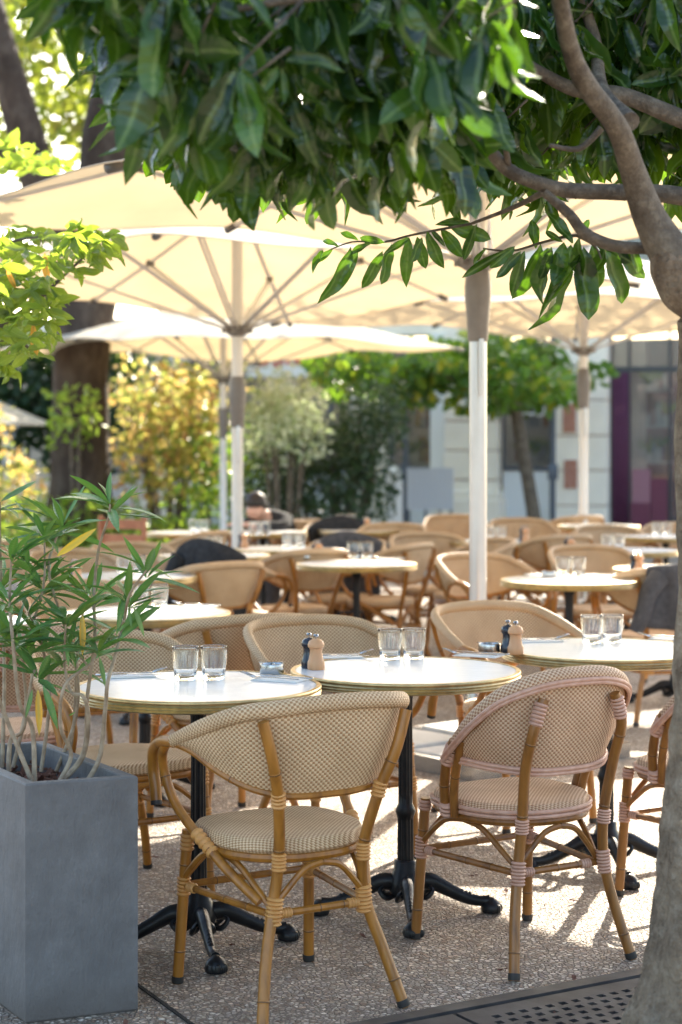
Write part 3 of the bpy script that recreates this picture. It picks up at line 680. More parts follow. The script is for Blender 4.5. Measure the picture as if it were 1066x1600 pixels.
# ---------------------------------------------------------------- chairs
def mir(P, s): return [(p[0]*s, p[1], p[2]) for p in P]
def make_chair(kind, label):
    A = kind == 'arm'
    t = thing('cafe_armchair' if A else 'cafe_chair', label, 'chair')
    WV = 'weave' if A else 'weave_pink'; BM = ['bamboo', 'node'] if A else ['bamboo_brown', 'node']; BD = ['cane'] if A else ['pink']
    r = .0148
    if A:
        up = [(0,-.262,.790), (.08,-.261,.789), (.16,-.248,.783), (.232,-.195,.770), (.268,-.095,.735), (.285,.01,.695), (.288,.085,.668)]
        lo = [(0,-.205,.555), (.07,-.205,.556), (.135,-.190,.563), (.195,-.145,.582), (.24,-.075,.615), (.268,.0,.652), (.284,.075,.664)]
    else:
        up = [(0,-.262,.803), (.08,-.260,.800), (.155,-.240,.782), (.212,-.195,.748), (.243,-.13,.69), (.252,-.06,.625), (.246,.0,.575)]
        lo = [(0,-.205,.545), (.07,-.203,.546), (.13,-.185,.551), (.18,-.145,.558), (.215,-.095,.565), (.235,-.045,.571), (.244,-.004,.574)]
    ru = spl(up, 4); rl = spl(lo, 4)
    U = [Vector((-p.x, p.y, p.z)) for p in ru[::-1]]+ru[1:]; L = [Vector((-p.x, p.y, p.z)) for p in rl[::-1]]+rl[1:]
    n = len(U)-1
    def lerpL(C, u): x = u*n; i = min(n-1, int(x)); return C[i].lerp(C[i+1], x-i)
    arc = [0]
    for i in range(n): arc.append(arc[-1]+(U[i+1]-U[i]).length*.85)
    def sh(off):
        def fn(u, v):
            a = lerpL(L, u); b = lerpL(U, u); p = a.lerp(b, v); o = Vector((p.x*1.1, min(p.y, -.02)*1.0, 0)).normalized()
            return p+o*(off+.010*math.sin(math.pi*v))
        return fn
    def uvf(u, v):
        a = lerpL(L, u); b = lerpL(U, u); return (arc[min(n, int(round(u*n)))], (b-a).length*v+a.z)
    m = MB(); m.grid(sh(.003), n, 8, flip=False, uvf=uvf); m.grid(sh(-.003), n, 8, flip=True, uvf=uvf); m.build('backrest', WV, t)
    m = MB()
    if A:
        m.tube(U, [.010]+[.018]*2+[.021]*3+[.018]*2+[.010] if False else [.0165]+[.021]*6+[.0165], 14, uv=True, flat=.8); m.build('back_rim', WV, t)
        m = MB(); m.bam([tuple(p) for p in L], .0105, (.22,.78), 8, 1); m.build('lower_rim', BM, t)
    else:
        m.tube([p+Vector((0,0,.004)) for p in U], [.012]+[.021]*6+[.012], 14, uv=True, flat=.8); m.build('back_rim', WV, t)
        def off(P, k, dz): return [p+Vector((p.x, p.y+.02, 0)).normalized()*k+Vector((0,0,dz)) for p in P]
        m = MB(); m.tube(off(U, .019, -.012), .0062, 8); m.tube(off(U, .016, -.022), .0062, 8); m.build('rim_piping', 'pink', t)
        m = MB(); m.tube(off(L, .008, -.004), .0065, 8); m.tube(off(L, .006, -.015), .0065, 8); m.build('rim_piping', 'pink', t)
        V = [p+Vector((0,0,-.014))-Vector((p.x, p.y, 0)).normalized()*.003 for p in U]; m = MB(); m.bam([tuple(p) for p in V], .0125, (.12,.4,.62,.88), 8, 1); m.build('inner_rim', BM, t)
    # seat
    def outl(k, ex=0):
        a = 2*math.pi*k/40; c, s_ = math.cos(a), math.sin(a); e = .55 if s_ > 0 else .85
        x = (.205+ex)*math.copysign(abs(c)**e, c); y = (.215+ex if s_ > 0 else .185+ex)*math.copysign(abs(s_)**e, s_)
        if s_ < 0: x *= 1-.12*abs(s_)
        return x, y+.008
    m = MB(); rings = [(0,.448,1),(.5,.449,1),(.85,.446,1),(.97,.441,1),(1.0,.431,1),(1.0,.412,1),(.96,.404,1),(0,.404,1)]
    vs = []; uvs = []
    for (q, z, _) in rings:
        for k in range(40):
            x, y = outl(k); vs.append((x*q, y*q, z)); uvs.append((x*q+(z if q >= 1 else .44)*1, y*q+(z-.44 if q > .98 else 0)))
    fs = [(i*40+k, (i+1)*40+k, (i+1)*40+(k+1) % 40, i*40+(k+1) % 40) for i in range(7) for k in range(40)]
    m.add(vs, fs, uvs); m.build('seat', WV, t)
    ring = [(outl(k, -.012)[0], outl(k, -.012)[1], .393) for k in range(41)]
    m = MB(); m.tube(ring, .0125, 8, False)
    m.build('seat_frame', BM, t)
    if not A:
        m = MB()
        for dz, ex in ((.421, .004), (.408, .003)): m.tube([(outl(k, ex)[0], outl(k, ex)[1], dz) for k in range(41)], .0062, 8, False)
        m.build('seat_piping', 'pink', t)
    # legs
    rear = [(.205,-.245,0), (.168,-.195,.15), (.135,-.168,.27), (.122,-.178,.40), (.145,-.218,.55), (.178,-.248,.66), (.205,-.250,.755)] if A else \
           [(.202,-.245,0), (.170,-.205,.15), (.148,-.188,.27), (.140,-.196,.40), (.150,-.225,.55), (.150,-.262,.66), (.120,-.268,.745)]
    front = [(.20,.236,0), (.192,.222,.2), (.185,.205,.41)]
    for s_ in (-1, 1):
        for P, nodes in ((rear, (.10,.55,.80)), (front, (.3,.75))):
            m = MB(); m.bam(mir(P, s_), r, nodes); lg = m.build('leg', BM, t)
            b = P[0]; d = (Vector(P[1])-Vector(b)).normalized(); m = MB(); q = Vector((b[0]*s_, b[1], b[2])); d.x *= s_
            m.tube([q+Vector((0,0,-.0005)), q+d*.006, q+d*.020], [r*.95, r*1.12, r*1.12], 10); m.build('foot_cap', 'rubber', lg)
    # arms
    for s_ in (-1, 1):
        m = MB()
        if A:
            P = [(.288,.075,.668), (.286,.145,.660), (.277,.215,.628), (.268,.240,.575), (.266,.232,.53), (.268,.222,.492)]
            m.bam(mir(P, s_), .0155, (), 10); 
            P2 = [(.284,.13,.655), (.272,.175,.615), (.258,.185,.56), (.248,.14,.49), (.226,.045,.42), (.195,-.06,.35), (.155,-.14,.29)]
            m.bam(mir(P2, s_), .0128, (.35,), 10); ar = m.build('arm', BM, t)
            m = MB(); m.tube(mir([(.268,.222,.492), (.2685,.219,.482)], s_), .0150, 10); m.build('arm_cap', 'rubber', ar)
        else:
            m.bam(mir([(.250,-.035,.612), (.248,.0,.565), (.238,.03,.48), (.222,.045,.395)], s_), .0148, (.3,.72), 10)
            m.bam(mir([(.250,-.075,.62), (.240,-.035,.55), (.228,-.002,.47), (.218,.01,.395)], s_), .0125, (.5,), 10); m.build('arm', BM, t)
    # stretchers and arched braces
    z = .262; c = {('f',-1): (-.19,.219,z), ('f',1): (.19,.219,z), ('r',-1): (-.136,-.168,z), ('r',1): (.136,-.168,z)}
    for a, b in ((('f',-1),('f',1)), (('f',1),('r',1)), (('r',1),('r',-1)), (('r',-1),('f',-1))):
        pa, pb = Vector(c[a]), Vector(c[b]); m = MB(); m.bam([pa, pb], .0098, (.35,.7), 8); m.build('stretcher', BM, t)
        mid = (pa+pb)/2; out = Vector((mid.x, mid.y, 0)).normalized()*.02
        up_ = Vector((0,0,.115)); m = MB()
        for e, s2 in ((pa, -1), (pb, 1)):
            P = [e+Vector((0,0,.015)), e.lerp(mid, .25)+Vector((0,0,.055))+out*.4, e.lerp(mid, .62)+Vector((0,0,.105))+out*.7, mid+Vector((0,0,.118))+out*.8]
            m.tube(spl(P, 4), .0085, 8)
        m.build('brace', BM, t)
    # wound bindings
    W = []
    for s_ in (-1, 1):
        if A:
            W += [((.133*s_,-.166,.235), (.127*s_,-.170,.305), r*1.25, 7), ((.122*s_,-.178,.37), (.122*s_,-.180,.415), r*1.1, 5),
                  ((.142*s_,-.214,.535), (.148*s_,-.222,.575), r*1.1, 4), ((.19*s_,.220,.235), (.189*s_,.218,.285), r*1.1, 5), ((.186*s_,.208,.355), (.185*s_,.206,.40), r*1.12, 4),
                  ((.232*s_,.065,.435), (.210*s_,.0,.388), r*1.05, 5)]
        else:
            W += [((.150*s_,-.190,.235), (.144*s_,-.188,.30), r*1.15, 7), ((.140*s_,-.196,.375), (.141*s_,-.199,.415), r*1.12, 5),
                  ((.147*s_,-.264,.675), (.128*s_,-.268,.735), r*1.12, 6), ((.19*s_,.220,.235), (.189*s_,.218,.30), r*1.12, 7), ((.186*s_,.208,.375), (.185*s_,.206,.405), r*1.12, 3),
                  ((.250*s_,-.03,.60), (.243*s_,.012,.545), r*1.2, 5), ((.230*s_,.03,.43), (.222*s_,.042,.395), r*1.2, 3)]
        W += [(tuple(Vector(c[('f',s_)]).lerp(Vector(c[('r',s_)]), .06)), tuple(Vector(c[('f',s_)]).lerp(Vector(c[('r',s_)]), .14)), .0112, 4),
              (tuple(Vector(c[('r',s_)]).lerp(Vector(c[('r',-s_)]), .08)), tuple(Vector(c[('r',s_)]).lerp(Vector(c[('r',-s_)]), .20)), .0112, 4)]
    for a, b, rr, nn in W:
        m = MB(); m.wrap(a, b, rr, nn)
        if not A:
            a = Vector(a); b = Vector(b)
            for i in range(1, nn): p = a.lerp(b, i/nn); d = (b-a).normalized(); m.tube([p-d*.0007, p+d*.0007], rr*1.03, 10, mi=1)
        m.build('binding', BD+(['pink_gap'] if not A else []), t)
    return t
H = R(30.8)   # heading 120.8 deg (local +y forward) = rotation 30.8
U_ = {}
GA = 'woven bistro chairs around the tables'
arm0 = make_chair('arm', 'woven bistro armchair with ochre tube legs nearest the camera, beside the grey planter')
arm0.location = (-.14, 4.67, 0); arm0.rotation_euler = (0,0,H); arm0['group'] = GA
sid0 = make_chair('side', 'woven bistro chair with pink bindings in front of the middle table')
sid0.location = (.507, 5.10, 0); sid0.rotation_euler = (0,0,H); sid0['group'] = GA
def chair(x, y, head, label, far=False, kind='arm'):
    return clone(arm0 if kind == 'arm' else sid0, (x, y, 0), R(head-90), label, GA, ('binding','foot_cap') if far else ())
def cpx(px, D, head, label, **k): return chair((px-CX)/FPX*D, D, head, label, **k)
chair(1.17, 5.60, 121, 'pink trimmed woven chair mostly hidden behind the foreground tree trunk', kind='side')
chair(-.70, 5.76, 301, 'empty woven armchair facing the camera across the nearest table, behind the oleander')
chair(-.03, 6.30, 300, 'woven armchair whose rounded back rises behind the nearest table, facing the camera')
chair(-.44, 6.80, 121, 'woven armchair seen from behind, between the nearest table and the second row table')
chair(.66, 6.90, 300, 'woven armchair with sunlit back rim just right of the near parasol pole, facing the camera')
chair(-1.15, 6.28, 121, 'brown woven chair half hidden behind the oleander at the left edge', kind='side')
chair(-1.12, 8.05, 300, 'woven armchair glimpsed through the oleander, behind the second row table')
cpx(322, 9.8, 126, 'woven armchair seen from behind, just in front of the chair with the black jacket')
cpx(362, 10.6, 45, 'armchair with a black jacket over its back, turned towards the right', far=True)
cpx(463, 11.0, 125, 'armchair with arms and seat visible, turned left beside the jacket chair', far=True)
cpx(533, 11.9, 250, 'armchair with a long dark coat behind the black legged round table', far=True)
cpx(603, 11.6, 150, 'armchair with a sunlit seat behind the right side of the black legged table', far=True)
cpx(676, 12.6, 285, 'armchair with bright white sunlit rim left of the near parasol pole', far=True)
cpx(768, 10.15, 300, 'armchair seen through the near parasol pole, its curved back facing the camera', far=True)
cpx(735, 12.0, 200, 'armchair turned left directly behind the near parasol pole', far=True)
cpx(855, 12.8, 120, 'brown armchair seen from behind, right of the near parasol pole', far=True)
cpx(935, 11.0, 285, 'armchair with plain rounded back behind the right middle table', far=True)
cpx(1028, 9.4, 100, 'armchair with a grey jacket hanging on it beside the foreground trunk')
cpx(960, 13.8, 285, 'armchair with orange back to the right of the rear parasol pole', far=True)
cpx(1052, 14.3, 250, 'farthest right armchair beside the tree trunk edge', far=True)
cpx(213, 11.3, 290, 'armchair with pale back behind the left far table', far=True)
cpx(125, 10.6, 300, 'armchair with brown back behind the dark mill at far left', far=True)
cpx(292, 13.2, 150, 'armchair turned left in front of the green shrubs', far=True)
cpx(476, 14.6, 300, 'armchair right of the hunched person', far=True)
cpx(528, 14.4, 270, 'armchair with a black garment on its top, in the far row', far=True)
cpx(610, 14.2, 260, 'armchair in the far row below the ribbed screen', far=True)
cpx(712, 16.0, 270, 'pale backed armchair in the far row by the near parasol pole', far=True)
cpx(820, 15.2, 280, 'armchair at the foot of the small clipped tree', far=True)
cpx(888, 16.2, 120, 'grey toned armchair beside the rear parasol pole', far=True)
cpx(20, 11.5, 300, 'armchair at the far left edge behind the oleander tips', far=True)

# folding wooden chair far left
fc = thing('wooden_chair', 'orange wooden slatted chair before the green shrubs at left', 'chair', Vector(((165-CX)/FPX*13.2, 13.2, 0)), R(150))
for x in (-.2, .2):
    m = MB(); m.box((x,-.2,.45), (.03,.03,.9)); m.build('leg', 'wood_orange', fc, False); m = MB(); m.box((x,.2,.22), (.03,.03,.44)); m.build('leg', 'wood_orange', fc, False)
for i in range(5): m = MB(); m.box((0,-.17+i*.09,.45), (.42,.07,.018)); m.build('seat_slat', 'wood_orange', fc, False)
for i in range(3): m = MB(); m.box((0,-.21,.62+i*.11), (.42,.015,.07)); m.build('back_slat', 'wood_orange', fc, False)

# ---------------------------------------------------------------- tables
def make_table():
    t = thing('bistro_table', '', 'table'); t['group'] = 'round white bistro tables'
    m = MB(); m.lathe([(0,.712),(.336,.712),(.336,.7405),(0,.7405)], 72); m.build('table_top', 'laminate', t)
    m = MB(); m.lathe([(.330,.7085),(.345,.7085),(.350,.7115),(.3465,.7150),(.3500,.7185),(.3465,.7225),(.3505,.7265),(.3470,.7310),(.3500,.7350),(.3500,.7390),(.3480,.7420),(.3355,.7423),(.3355,.7412)], 72, cap=False); m.build('edge_band', 'brass', t)
    m = MB(); fl = lambda a, z: 1+(.07*math.cos(12*a) if (.13 < z < .30 or .34 < z < .66) else 0)
    pr = [(.030,.085),(.030,.12),(.024,.13),(.0225,.29),(.027,.30),(.031,.312),(.027,.324),(.022,.335),(.0205,.36),(.0195,.60),(.021,.655),(.026,.665),(.030,.675),(.024,.69),(.032,.70),(.06,.706),(.06,.7115)]
    pr2 = []
    for i in range(len(pr)-1):
        pr2.append(pr[i])
        if pr[i+1][1]-pr[i][1] > .1: pr2.append((pr[i][0]*.99+pr[i+1][0]*.01, pr[i][1]+.004)); pr2.append((pr[i+1][0]*.99+pr[i][0]*.01, pr[i+1][1]-.004))
    pr2.append(pr[-1]); m.lathe(pr2, 48, rad=fl); m.build('column', 'iron', t)
    m = MB(); m.lathe([(.028,.055),(.045,.06),(.052,.08),(.047,.10),(.040,.13),(.036,.135),(.034,.16),(.030,.165)], 24); m.build('base_hub', 'iron', t)
    for k in range(4):
        a = k*math.pi/2; ca, sa = math.cos(a), math.sin(a); f3 = lambda x, y, z: (x*ca-y*sa, x*sa+y*ca, z)
        m = MB(); P = spl([(.03,0,.095),(.075,0,.098),(.13,0,.072),(.185,0,.046),(.225,0,.036),(.255,0,.034)], 4)
        m.tube([f3(*p) for p in P], [.026,.026,.021,.018,.016,.020], 10, flat=.75, nup=Vector((0,0,1)))
        for q in range(9): p = P[5+q]; w_ = .010; m.lathe([(.0,-.004),(w_,0),(.006,.006),(0,.009)], 6, f3(p.x, 0, p.z+.014))
        for s_ in (-1, 1):
            Q = spl([(.035,s_*.012,.06),(.06,s_*.03,.055),(.08,s_*.026,.075),(.07,s_*.015,.085)], 3); m.tube([f3(*p) for p in Q], [.010,.008,.006], 6)
        m.lathe([(.020,.0),(.030,.003),(.033,.014),(.028,.028),(.020,.038),(.010,.046),(0,.048)], 12, f3(.262,0,0))
        for s_ in (-.8, 0, .8): m.lathe([(0,.004),(.010,.006),(.012,.014),(.008,.026),(0,.03)], 8, f3(.262+.024*math.cos(s_), .026*math.sin(s_), 0))
        m.build('foot', 'iron', t)
    return t
tab0 = make_table(); used = [False]
def table(x, y, rot, label):
    if not used[0]: used[0] = True; tab0.location = (x, y, 0); tab0.rotation_euler = (0,0,R(rot)); tab0['label'] = label; return tab0
    return clone(tab0, (x, y, 0), R(rot), label)

# ---------------------------------------------------------------- table ware
def make_glass():
    m = MB(); seg = 48; fl = lambda a, z: 1+(.030*math.cos(20*a) if .042 < z < .086 else .018*math.cos(20*a) if .004 < z < .042 else 0)
    seg = 80; m.lathe([(0,0),(.029,0),(.0315,.002),(.0325,.012),(.0335,.030),(.0345,.0365),(.0358,.040),(.0385,.083),(.0392,.088),(.0398,.0965),(.0392,.098),(.0380,.0965),(.0372,.085),(.0340,.042),(.0318,.034),(.0305,.018),(.026,.0145),(0,.0135)], seg, rad=fl)
    return m.mesh('water_glass', 'glass')
GL = make_glass()
def obj1(name, me, loc, rz, label, cat, group=None):
    o = bpy.data.objects.new(name, me); COL.objects.link(o); o.location = loc; o.rotation_euler = (0,0,rz); return tag(o, label, cat, group)
TZ = .7408
def glasses(cx, cy, desc, sep=.08, ang=8, n=2):
    d = Vector((math.cos(R(ang)), math.sin(R(ang)), 0))*sep/2
    obj1('water_glass', GL, Vector((cx, cy, TZ))-d, 0, 'left fluted water glass on '+desc, 'glass', 'fluted water glasses')
    obj1('water_glass', GL, Vector((cx, cy, TZ))+d, .7, 'right fluted water glass on '+desc, 'glass', 'fluted water glasses')
def make_mill(mt, tall):
    t = thing('pepper_mill' if mt == 'navy' else 'salt_mill', '', 'mill'); s = tall
    m = MB(); m.lathe([(.0245*s,0),(.0262*s,.003),(.0262*s,.022),(.0225*s,.030),(.0195*s,.048),(.0185*s,.058),(.0205*s,.064)], 28); m.build('body', mt, t)
    m = MB(); m.lathe([(.0205*s,.0645),(.0245*s,.068),(.0255*s,.076),(.0215*s,.086),(.012*s,.092),(.006,.094)], 28); m.build('head', mt, t)
    m = MB(); m.lathe([(.003,.0935),(.003,.097),(.0075,.099),(.0085,.1035),(.006,.108),(0,.1095)], 16); m.build('knob', 'steel', t); return t
MD = make_mill('navy', .92); ML = make_mill('beech', 1.0); mu = [0]
def mills(x, y, desc, dx=-.022, dy=.035):
    G = 'salt and pepper mills'
    la = 'dark pepper mill on '+desc; lb = 'pale beech salt mill on '+desc
    if not mu[0]:
        mu[0] = 1; ML.location = (x, y, TZ); ML['label'] = lb; ML['group'] = G; MD.location = (x+dx, y+dy, TZ); MD['label'] = la; MD['group'] = G
    else: clone(ML, (x, y, TZ), 0, lb, G); clone(MD, (x+dx, y+dy, TZ), 0, la, G)
m = MB(); nt_ = lambda a, z: 1
m.lathe([(0,0),(.035,0),(.0365,.002),(.0365,.028),(.0355,.030),(.0340,.028),(.0335,.006),(0,.004)], 40)
for k in range(3): a = k*2.09+.4; m.box((.035*math.cos(a), .035*math.sin(a), .0305), (.012,.008,.002), (Vector((math.cos(a),math.sin(a),0)), Vector((-math.sin(a),math.cos(a),0)), ZA))
ASH = m.mesh('ashtray', 'steel')
def fork_mesh():
    m = MB(); P = [(0,0,.004),(0,.03,.006),(0,.08,.004),(0,.105,.003),(0,.125,.003)]
    m.tube(spl(P, 3), [.0062,.0058,.0035,.003,.0045], 8, flat=1, nup=Vector((1,0,0)))
    for v in range(len(m.v)): x, y, z = m.v[v]; m.v[v] = (x, y, .0035+(z-.0035)*.35)
    vs = [(-.005,.122,.003),(.005,.122,.003),(.0105,.135,.002),(.0105,.145,.0025),(-.0105,.145,.0025),(-.0105,.135,.002)]
    m.add(vs+[(a, b, c+.0015) for a, b, c in vs], [(0,5,4,3,2,1),(6,7,8,9,10,11)]+[(i,(i+1)%6,(i+1)%6+6,i+6) for i in range(6)])
    for x in (-.009,-.003,.003,.009): m.tube([(x,.144,.0032),(x,.165,.011),(x*.97,.187,.017)], [.0019,.0017,.0010], 6)
    return m.mesh('fork', 'steel')
def knife_mesh():
    m = MB(); m.tube([(0,0,.004),(0,.02,.005),(0,.09,.004)], [.007,.0065,.0045], 8)
    for v in range(len(m.v)): x, y, z = m.v[v]; m.v[v] = (x, y, .004+(z-.004)*.45)
    vs = [(-.004,.088,.003),(.006,.088,.003),(.009,.12,.003),(.009,.17,.003),(.002,.20,.003),(-.004,.19,.003)]
    m.add(vs+[(a, b, c+.001) for a, b, c in vs], [(0,5,4,3,2,1),(6,7,8,9,10,11)]+[(i,(i+1)%6,(i+1)%6+6,i+6) for i in range(6)])
    return m.mesh('knife', 'steel')
FK, KN = fork_mesh(), knife_mesh()
m = MB(); m.box((0,0,.0012), (.085,.15,.0016), bev=.0006); m.box((0.002,-.002,.0028), (.082,.145,.0012), bev=.0005); NP = m.mesh('napkin', 'napkin', False)
def setting(x, y, ang, side, desc):
    a = R(ang); d = Vector((-math.sin(a), math.cos(a), 0)); s_ = Vector((math.cos(a), math.sin(a), 0)); c = Vector((x, y, TZ))
    obj1('napkin', NP, c, a+.06, 'white napkin at the %s place of %s' % (side, desc), 'napkin', 'paper napkins')
    obj1('fork', FK, c-d*.072-s_*.016+ZA*.005, a+.05, 'steel fork at the %s place of %s' % (side, desc), 'fork', 'steel cutlery')
    obj1('knife', KN, c-d*.10+s_*.018+ZA*.005, a-.07, 'steel knife at the %s place of %s' % (side, desc), 'knife', 'steel cutlery')

TD = {
 1: (-.405, 5.12, 15, 'the nearest table, beside the grey planter'),
 2: (.196, 5.48, 3, 'the middle front table'),
 3: (.89, 6.05, 8, 'the front table beside the foreground tree trunk'),
 4: (-.80, 7.37, 20, 'the second row table behind the oleander'),
 5: (-1.52, 6.9, 40, 'the table cut off by the left edge'),
 6: (1.16, 9.17, 30, 'the table beyond the near parasol pole'),
 7: (.09, 10.45, 10, 'the black legged table by the near parasol'),
 8: (-1.10, 9.45, 0, 'the left far table behind the oleander tips'),
 9: (1.86, 10.0, 0, 'the table behind the grey jacket chair'),
 10: (-.79, 11.25, 0, 'the table right behind the black jacket chair'),
 11: (-.36, 12.0, 0, 'the sunlit table right of the twin parasol poles'),
 12: (-1.18, 14.2, 0, 'the table before the green shrubs at left'),
 13: (-.62, 14.3, 0, 'the table where the hunched person sits'),
 14: (1.12, 12.9, 0, 'the sunlit rear table touching the near parasol pole'),
 15: (1.87, 11.8, 0, 'the rear table with glasses left of the foreground trunk'),
 16: (2.45, 13.6, 0, 'the farthest right table beside the foreground trunk'),
 17: (.165, 14.6, 0, 'the far row table below the dark shrub'),
 18: (2.2, 15.4, 0, 'the far row table in front of the purple curtain'),
}
for k, (x, y, r_, ds) in TD.items(): table(x, y, r_, 'round white topped table with brass rim: '+ds[4:] if False else 'white bistro table: '+ds)
def wp(px, py): p = on(px, py, TZ); return p.x, p.y
gx_, gy_ = wp(312, 1062); glasses(gx_, gy_, TD[1][3], .083, 10)
gx_, gy_ = wp(628, 1030); glasses(gx_, gy_, TD[2][3], .078, 12)
gx_, gy_ = wp(941, 1005); glasses(gx_, gy_, TD[3][3], .078, 20)
for px, py, k in ((234, 948, 4), (892, 899, 6), (563, 871, 7), (205, 895, 8), (328, 861, 10), (459, 855, 11), (311, 832, 12), (406, 836, 13), (775, 843, 14), (958, 858, 15), (1035, 835, 16), (541, 822, 17)):
    gx_, gy_ = wp(px, py); glasses(gx_, gy_, TD[k][3], .082, 6)
for px, py, k in ((494, 1046, 2), (806, 1022, 3), (999, 893, 9), (372+10, 856, 10), (498, 874, 7), (120, 908, 8), (822, 846, 14), (893, 866, 15), (574, 829, 17)):
    x, y = wp(px, py); mills(x, y, TD[k][3])
for px, py, k in ((425, 1052, 1), (765, 1019, 2), (858, 902, 6), (476, 875, 7)):
    x, y = wp(px, py); obj1('ashtray', ASH, (x, y, TZ), .3, 'round steel ashtray on '+TD[k][3], 'ashtray', 'steel ashtrays')
for px, py, an, sd_, k in ((202, 1057, -78, 'left', 1), (437, 1063, 62, 'right', 1), (530, 1027, -82, 'left', 2), (748, 1025, 60, 'right', 2), (843, 1002, -80, 'left', 3), (1050, 999, 60, 'right', 3),
                          (310, 948, 60, 'right', 4), (845, 899, -80, 'left', 6), (935, 900, 60, 'right', 6), (610, 874, 60, 'right', 7), (20, 968, 60, 'right', 5), (270, 898, 60, 'right', 8)):
    x, y = wp(px, py); setting(x, y, an, sd_, TD[k][3])

# ---------------------------------------------------------------- jackets on chairs
def jacket(x, y, head, label, matn, t0=-.7, t1=.7, out=.32, inn=.2, seed=0, lift=.03, sleeve=None):
    up = [(0,-.262,.790), (.08,-.261,.789), (.16,-.248,.783), (.232,-.195,.770), (.268,-.095,.735), (.285,.01,.695), (.288,.085,.668)]
    ru = spl(up, 5); C = [Vector((-p.x, p.y, p.z)) for p in ru[::-1]]+ru[1:]; n = len(C)-1
    def fn(u, v):
        s = (t0+(t1-t0)*u)*.5+.5; i = min(n-1, int(s*n)); p = C[i].lerp(C[i+1], s*n-i); o = Vector((p.x, p.y, 0)).normalized()
        fold = math.sin(u*23+seed)*.018+math.sin(u*41+seed*2)*.009
        edge = 1-.25*abs(2*u-1)**2+.06*math.sin(u*9+seed)
        if v < .42: k = (.42-v)/.42; q = p-o*(.032+.02*k+fold*k)-Vector((0,0,inn*k*edge))
        elif v < .58: a = (v-.42)/.16*math.pi; q = p-o*(.032*math.cos(a))+Vector((0,0,lift*math.sin(a)*(.35+.65*math.sin(math.pi*u)**1.2)+.012*math.sin(u*7+seed)))
        else: k = (v-.58)/.42; q = p+o*(.032+.035*k+fold*(k+.3))-Vector((0,0,out*k*edge))
        return q
    t = thing('jacket', label, 'jacket', (x, y, 0), R(head-90), 'garments hung on chair backs')
    m = MB(); m.grid(fn, 40, 30); o = m.build('body', matn, t); md = o.modifiers.new('thick', 'SOLIDIFY'); md.thickness = .012; md.offset = 1
    for sl in (sleeve or []):
        m = MB(); m.tube(spl(sl, 5), [.055,.05,.042,.045,.034], 12); m.build('sleeve', matn, t)
    return t
jacket((362-CX)/FPX*10.6, 10.6, 45, 'black jacket draped over the chair below the twin parasol poles', 'black_cloth', -.38, .62, .46, .25, 1, .11, [[(-.12,-.29,.78), (-.16,-.33,.65), (-.15,-.34,.50), (-.13,-.33,.36)]])
jacket((533-CX)/FPX*11.9, 11.9, 250, 'long dark coat hanging on the chair behind the black legged table', 'grey_cloth', -.6, .6, .3, .56, 3, .05)
jacket((528-CX)/FPX*14.4, 14.4, 270, 'black garment over a far row chair left of the ribbed screen', 'black_cloth', -.6, .6, .25, .3, 5, .06)
jacket((1028-CX)/FPX*9.4, 9.4, 100, 'grey hooded jacket hanging on the chair beside the foreground trunk', 'grey_cloth', -.3, .8, .34, .2, 2, .05, [[(-.10,-.30,.76), (-.17,-.33,.68), (-.20,-.34,.58), (-.235,-.33,.49)], [(.12,-.30,.76), (.16,-.35,.60), (.15,-.36,.45), (.14,-.35,.33)]])
cb = thing('shoulder_bag', 'dark bag lying on the ground under the black legged table', 'bag', ((548-CX)/FPX*11.3, 11.3, 0), .3)
m = MB(); m.box((0,0,.14), (.26,.16,.27), bev=.05); m.build('body', 'black_cloth', cb); m = MB(); m.tube([(-.1,0,.27),(-.08,0,.38),(.08,0,.38),(.1,0,.27)], .01, 6); m.build('strap', 'black_cloth', cb)

# ---------------------------------------------------------------- hunched person
def skin_mesh(name, J, E, matn, parent, lvl=2):
    me = bpy.data.meshes.new(name); me.from_pydata([j[0] for j in J], E, []); o = bpy.data.objects.new(name, me); COL.objects.link(o); o.parent = parent
    sk = o.modifiers.new('skin', 'SKIN'); sk.use_smooth_shade = True
    for i, j in enumerate(J): r_ = j[1]; me.skin_vertices[0].data[i].radius = r_ if isinstance(r_, tuple) else (r_, r_)
    me.skin_vertices[0].data[0].use_root = True
    sb = o.modifiers.new('sub', 'SUBSURF'); sb.levels = lvl; sb.render_levels = lvl; me.materials.append(M[matn]); return o
ps = thing('person', 'person in a black jacket bent forward over the table left of the dark shrub', 'person', ((458-CX)/FPX*15.0, 15.0, 0), R(138))
# local: +y forward. seated, torso bent low over the table
body = [((0,-.02,.46), (.13,.11)), ((0,.06,.60), (.11,.09)), ((0,.18,.74), (.12,.09)), ((0,.29,.82), (.10,.07)), ((0,.36,.86), .05), ((0,.42,.88), (.075,.08)), ((0,.46,.93), (.078,.085)),
        ((-.15,.27,.80), .045), ((-.24,.36,.74), .036), ((-.10,.55,.785), .026), ((-.05,.60,.79), .022),
        ((.15,.27,.80), .045), ((.24,.36,.74), .036), ((.12,.56,.785), .026), ((.06,.62,.79), .022),
        ((-.10,.05,.46), .085), ((-.12,.42,.48), .06), ((-.12,.36,.10), .042), ((-.12,.46,.04), .035),
        ((.10,.05,.46), .085), ((.12,.42,.48), .06), ((.12,.36,.10), .042), ((.12,.46,.04), .035)]
ed = [(0,1),(1,2),(2,3),(3,4),(4,5),(5,6),(3,7),(7,8),(8,9),(9,10),(3,11),(11,12),(12,13),(13,14),(0,15),(15,16),(16,17),(17,18),(0,19),(19,20),(20,21),(21,22)]
fx = [((10, (-.05+.012*i, .60, .79)), (-.055+.017*i, .665-.006*abs(i-1), .785)) for i in range(4)]
bj = list(body)
